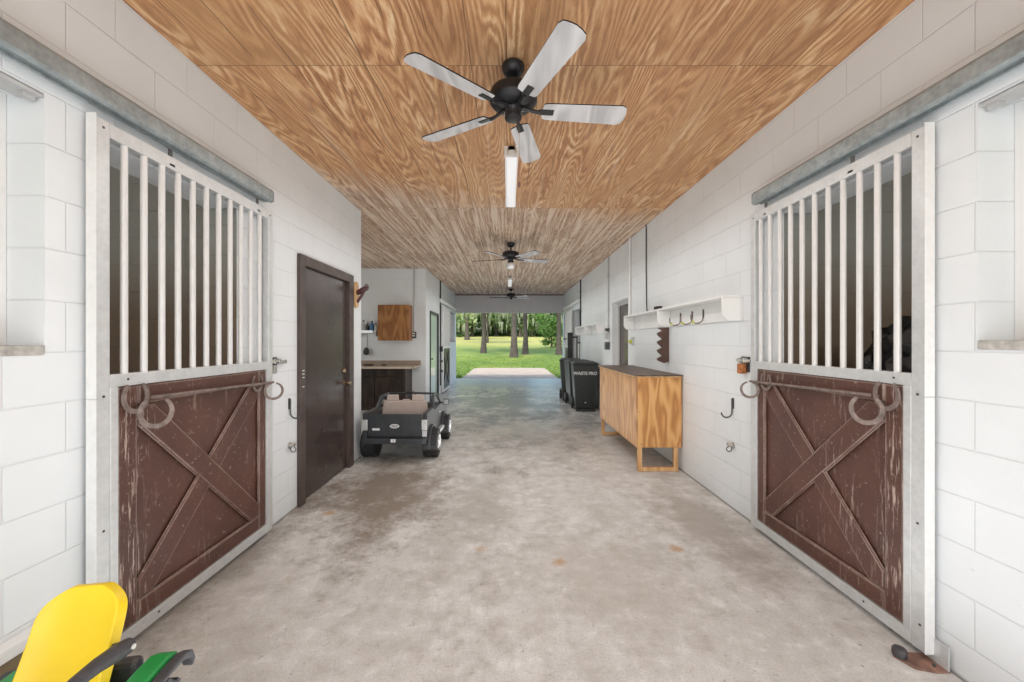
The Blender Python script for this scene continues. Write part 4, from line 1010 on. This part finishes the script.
# bush
tree(tx(551.5, 46), 46, .12, 1.6, 'dense rounded green bush at the right of the lawn', 'leaf1', 1.75, 2.1, 2200, 0, 0, .17, .0, 1.05)
k = 0
lk = ['pale sunlit', 'mid green', 'deep green', 'yellow green']
order = ['leftmost', 'second', 'third', 'fourth', 'fifth', 'sixth', 'seventh', 'eighth', 'ninth', 'tenth', 'rightmost']
for i in range(11):
    D = 108 + (i * 37) % 17; px = 448 + i * 12.0
    lf = ['leaf1', 'leaf3', 'leaf2', 'leaf1', 'leaf3', 'leaf2', 'leaf2', 'leaf1', 'leaf2', 'leaf1', 'leaf2'][i]
    tree(tx(px, D), D, .35, 9, '%s tree of the far woodland row, counted from the left' % order[i], lf, 5.2, 7.2, 1500, 34, 0, .48, .3, 1.15)
order2 = ['first', 'second', 'third', 'fourth', 'fifth', 'sixth', 'last']
for i in range(7):
    D = 128 + (i % 3) * 4; px = 455 + i * 18.0
    tree(tx(px, D), D, .4, 10, '%s dark tree from the left in the woodland back row' % order2[i], 'leaf2', 7.0, 7.5, 1700, 0, 0, .6, .2, 1.1)
# low hedge strip at the lawn's end
m = MB(); rnd = random.Random(5)
for k in range(7000):
    x = rnd.uniform(-34, 34); y = 124 + rnd.uniform(-1.5, 1.5); z = gz(124) + abs(rnd.gauss(0, 1.4)); u = Vector((rnd.gauss(0, 1), rnd.gauss(0, 1), rnd.gauss(0, 1))).normalized(); w = u.cross(Vector((rnd.gauss(0, 1), rnd.gauss(0, 1), 1))).normalized(); q = Vector((x, y, z))
    m.quad([q - u * .45, q - w * .25, q + u * .45, q + w * .25])
o = m.build('undergrowth', 'leaf2', recalc=False); o['kind'] = 'stuff'; tag(o, 'dark undergrowth along the edge of the far woodland', 'undergrowth')

# ------------------------------------------------------------------ light
w = bpy.data.worlds.new('World'); scene.world = w; w.use_nodes = True; nt = w.node_tree; nt.nodes.clear()
sky = nt.nodes.new('ShaderNodeTexSky'); sky.sky_type = 'NISHITA'; sky.sun_disc = False; sky.sun_elevation = R(52); sky.sun_rotation = R(200); sky.air_density = 1.2; sky.dust_density = 2.5; sky.ozone_density = 1.0
bg = nt.nodes.new('ShaderNodeBackground'); bg.inputs[1].default_value = .42; ow = nt.nodes.new('ShaderNodeOutputWorld')
nt.links.new(sky.outputs[0], bg.inputs[0]); nt.links.new(bg.outputs[0], ow.inputs[0])
def area(name, loc, rot, sx, sy, p, col=(1, 1, 1)):
    l = bpy.data.lights.new(name, 'AREA'); l.shape = 'RECTANGLE'; l.size = sx; l.size_y = sy; l.energy = p; l.color = col
    o = bpy.data.objects.new(name, l); COL.objects.link(o); o.location = loc; o.rotation_euler = rot; return o
sun = bpy.data.lights.new('sun', 'SUN'); sun.energy = 2.8; sun.angle = R(2); sun.color = (1, .95, .86)
so = bpy.data.objects.new('sun', sun); COL.objects.link(so); so.rotation_euler = (R(38), 0, R(-15))
area('near_fill', (.05, -2.6, 1.6), (R(90), 0, 0), 3.4, 2.6, 58, (.92, .965, 1))
area('floor_bounce', (.05, .6, .12), (R(180), 0, 0), 3.0, 4.0, 44, (.95, .98, 1))
area('aisle_bounce', (.05, 7.6, .12), (R(180), 0, 0), 2.2, 7.0, 50, (1, .99, .97))
area('ceiling_fill', (.05, 6.6, 2.62), (0, 0, 0), 2.8, 11.0, 60, (.95, .98, 1))
area('near_ceiling_fill', (.05, .6, 2.62), (0, 0, 0), 2.8, 3.6, 20, (.98, .99, 1))
area('alcove_fill', (-4.9, 6.4, 1.7), (0, R(-90), 0), 1.6, 2.0, 26, (.97, 1, .96))  # unseen fill added at the alcove's left side; no window is built there
def pt(name, loc, p, r=.25, col=(1, .98, .95)):
    l = bpy.data.lights.new(name, 'POINT'); l.energy = p; l.shadow_soft_size = r; l.color = col
    o = bpy.data.objects.new(name, l); COL.objects.link(o); o.location = loc
area('strip_lamp_near', (.03, 3.83, ZC - .10), (0, 0, 0), .10, 1.15, 18, (1, .99, .97))
area('strip_lamp_far', (.05, 10.32, ZC - .10), (0, 0, 0), .10, 1.15, 12, (1, .99, .97))
pt('left_stall_fill', (-3.6, .6, 2.5), 46, .4); pt('right_stall_fill', (3.7, .6, 2.5), 46, .4)  # unseen fill lights added to brighten the stall interiors

# ------------------------------------------------------------------ camera
cam = bpy.data.cameras.new('camera'); co = bpy.data.objects.new('camera', cam); COL.objects.link(co)
co.location = (0, 0, CH); co.rotation_euler = (R(90), 0, 0); cam.sensor_width = 36; cam.sensor_fit = 'HORIZONTAL'; cam.lens = 36 * F / 1024
cam.shift_x = 4 / 1024; cam.shift_y = 0; cam.clip_start = .02; cam.clip_end = 500
scene.camera = co
scene.view_settings.view_transform = 'Standard'; scene.view_settings.look = 'None'; scene.view_settings.exposure = 0.0; scene.view_settings.gamma = 1.0
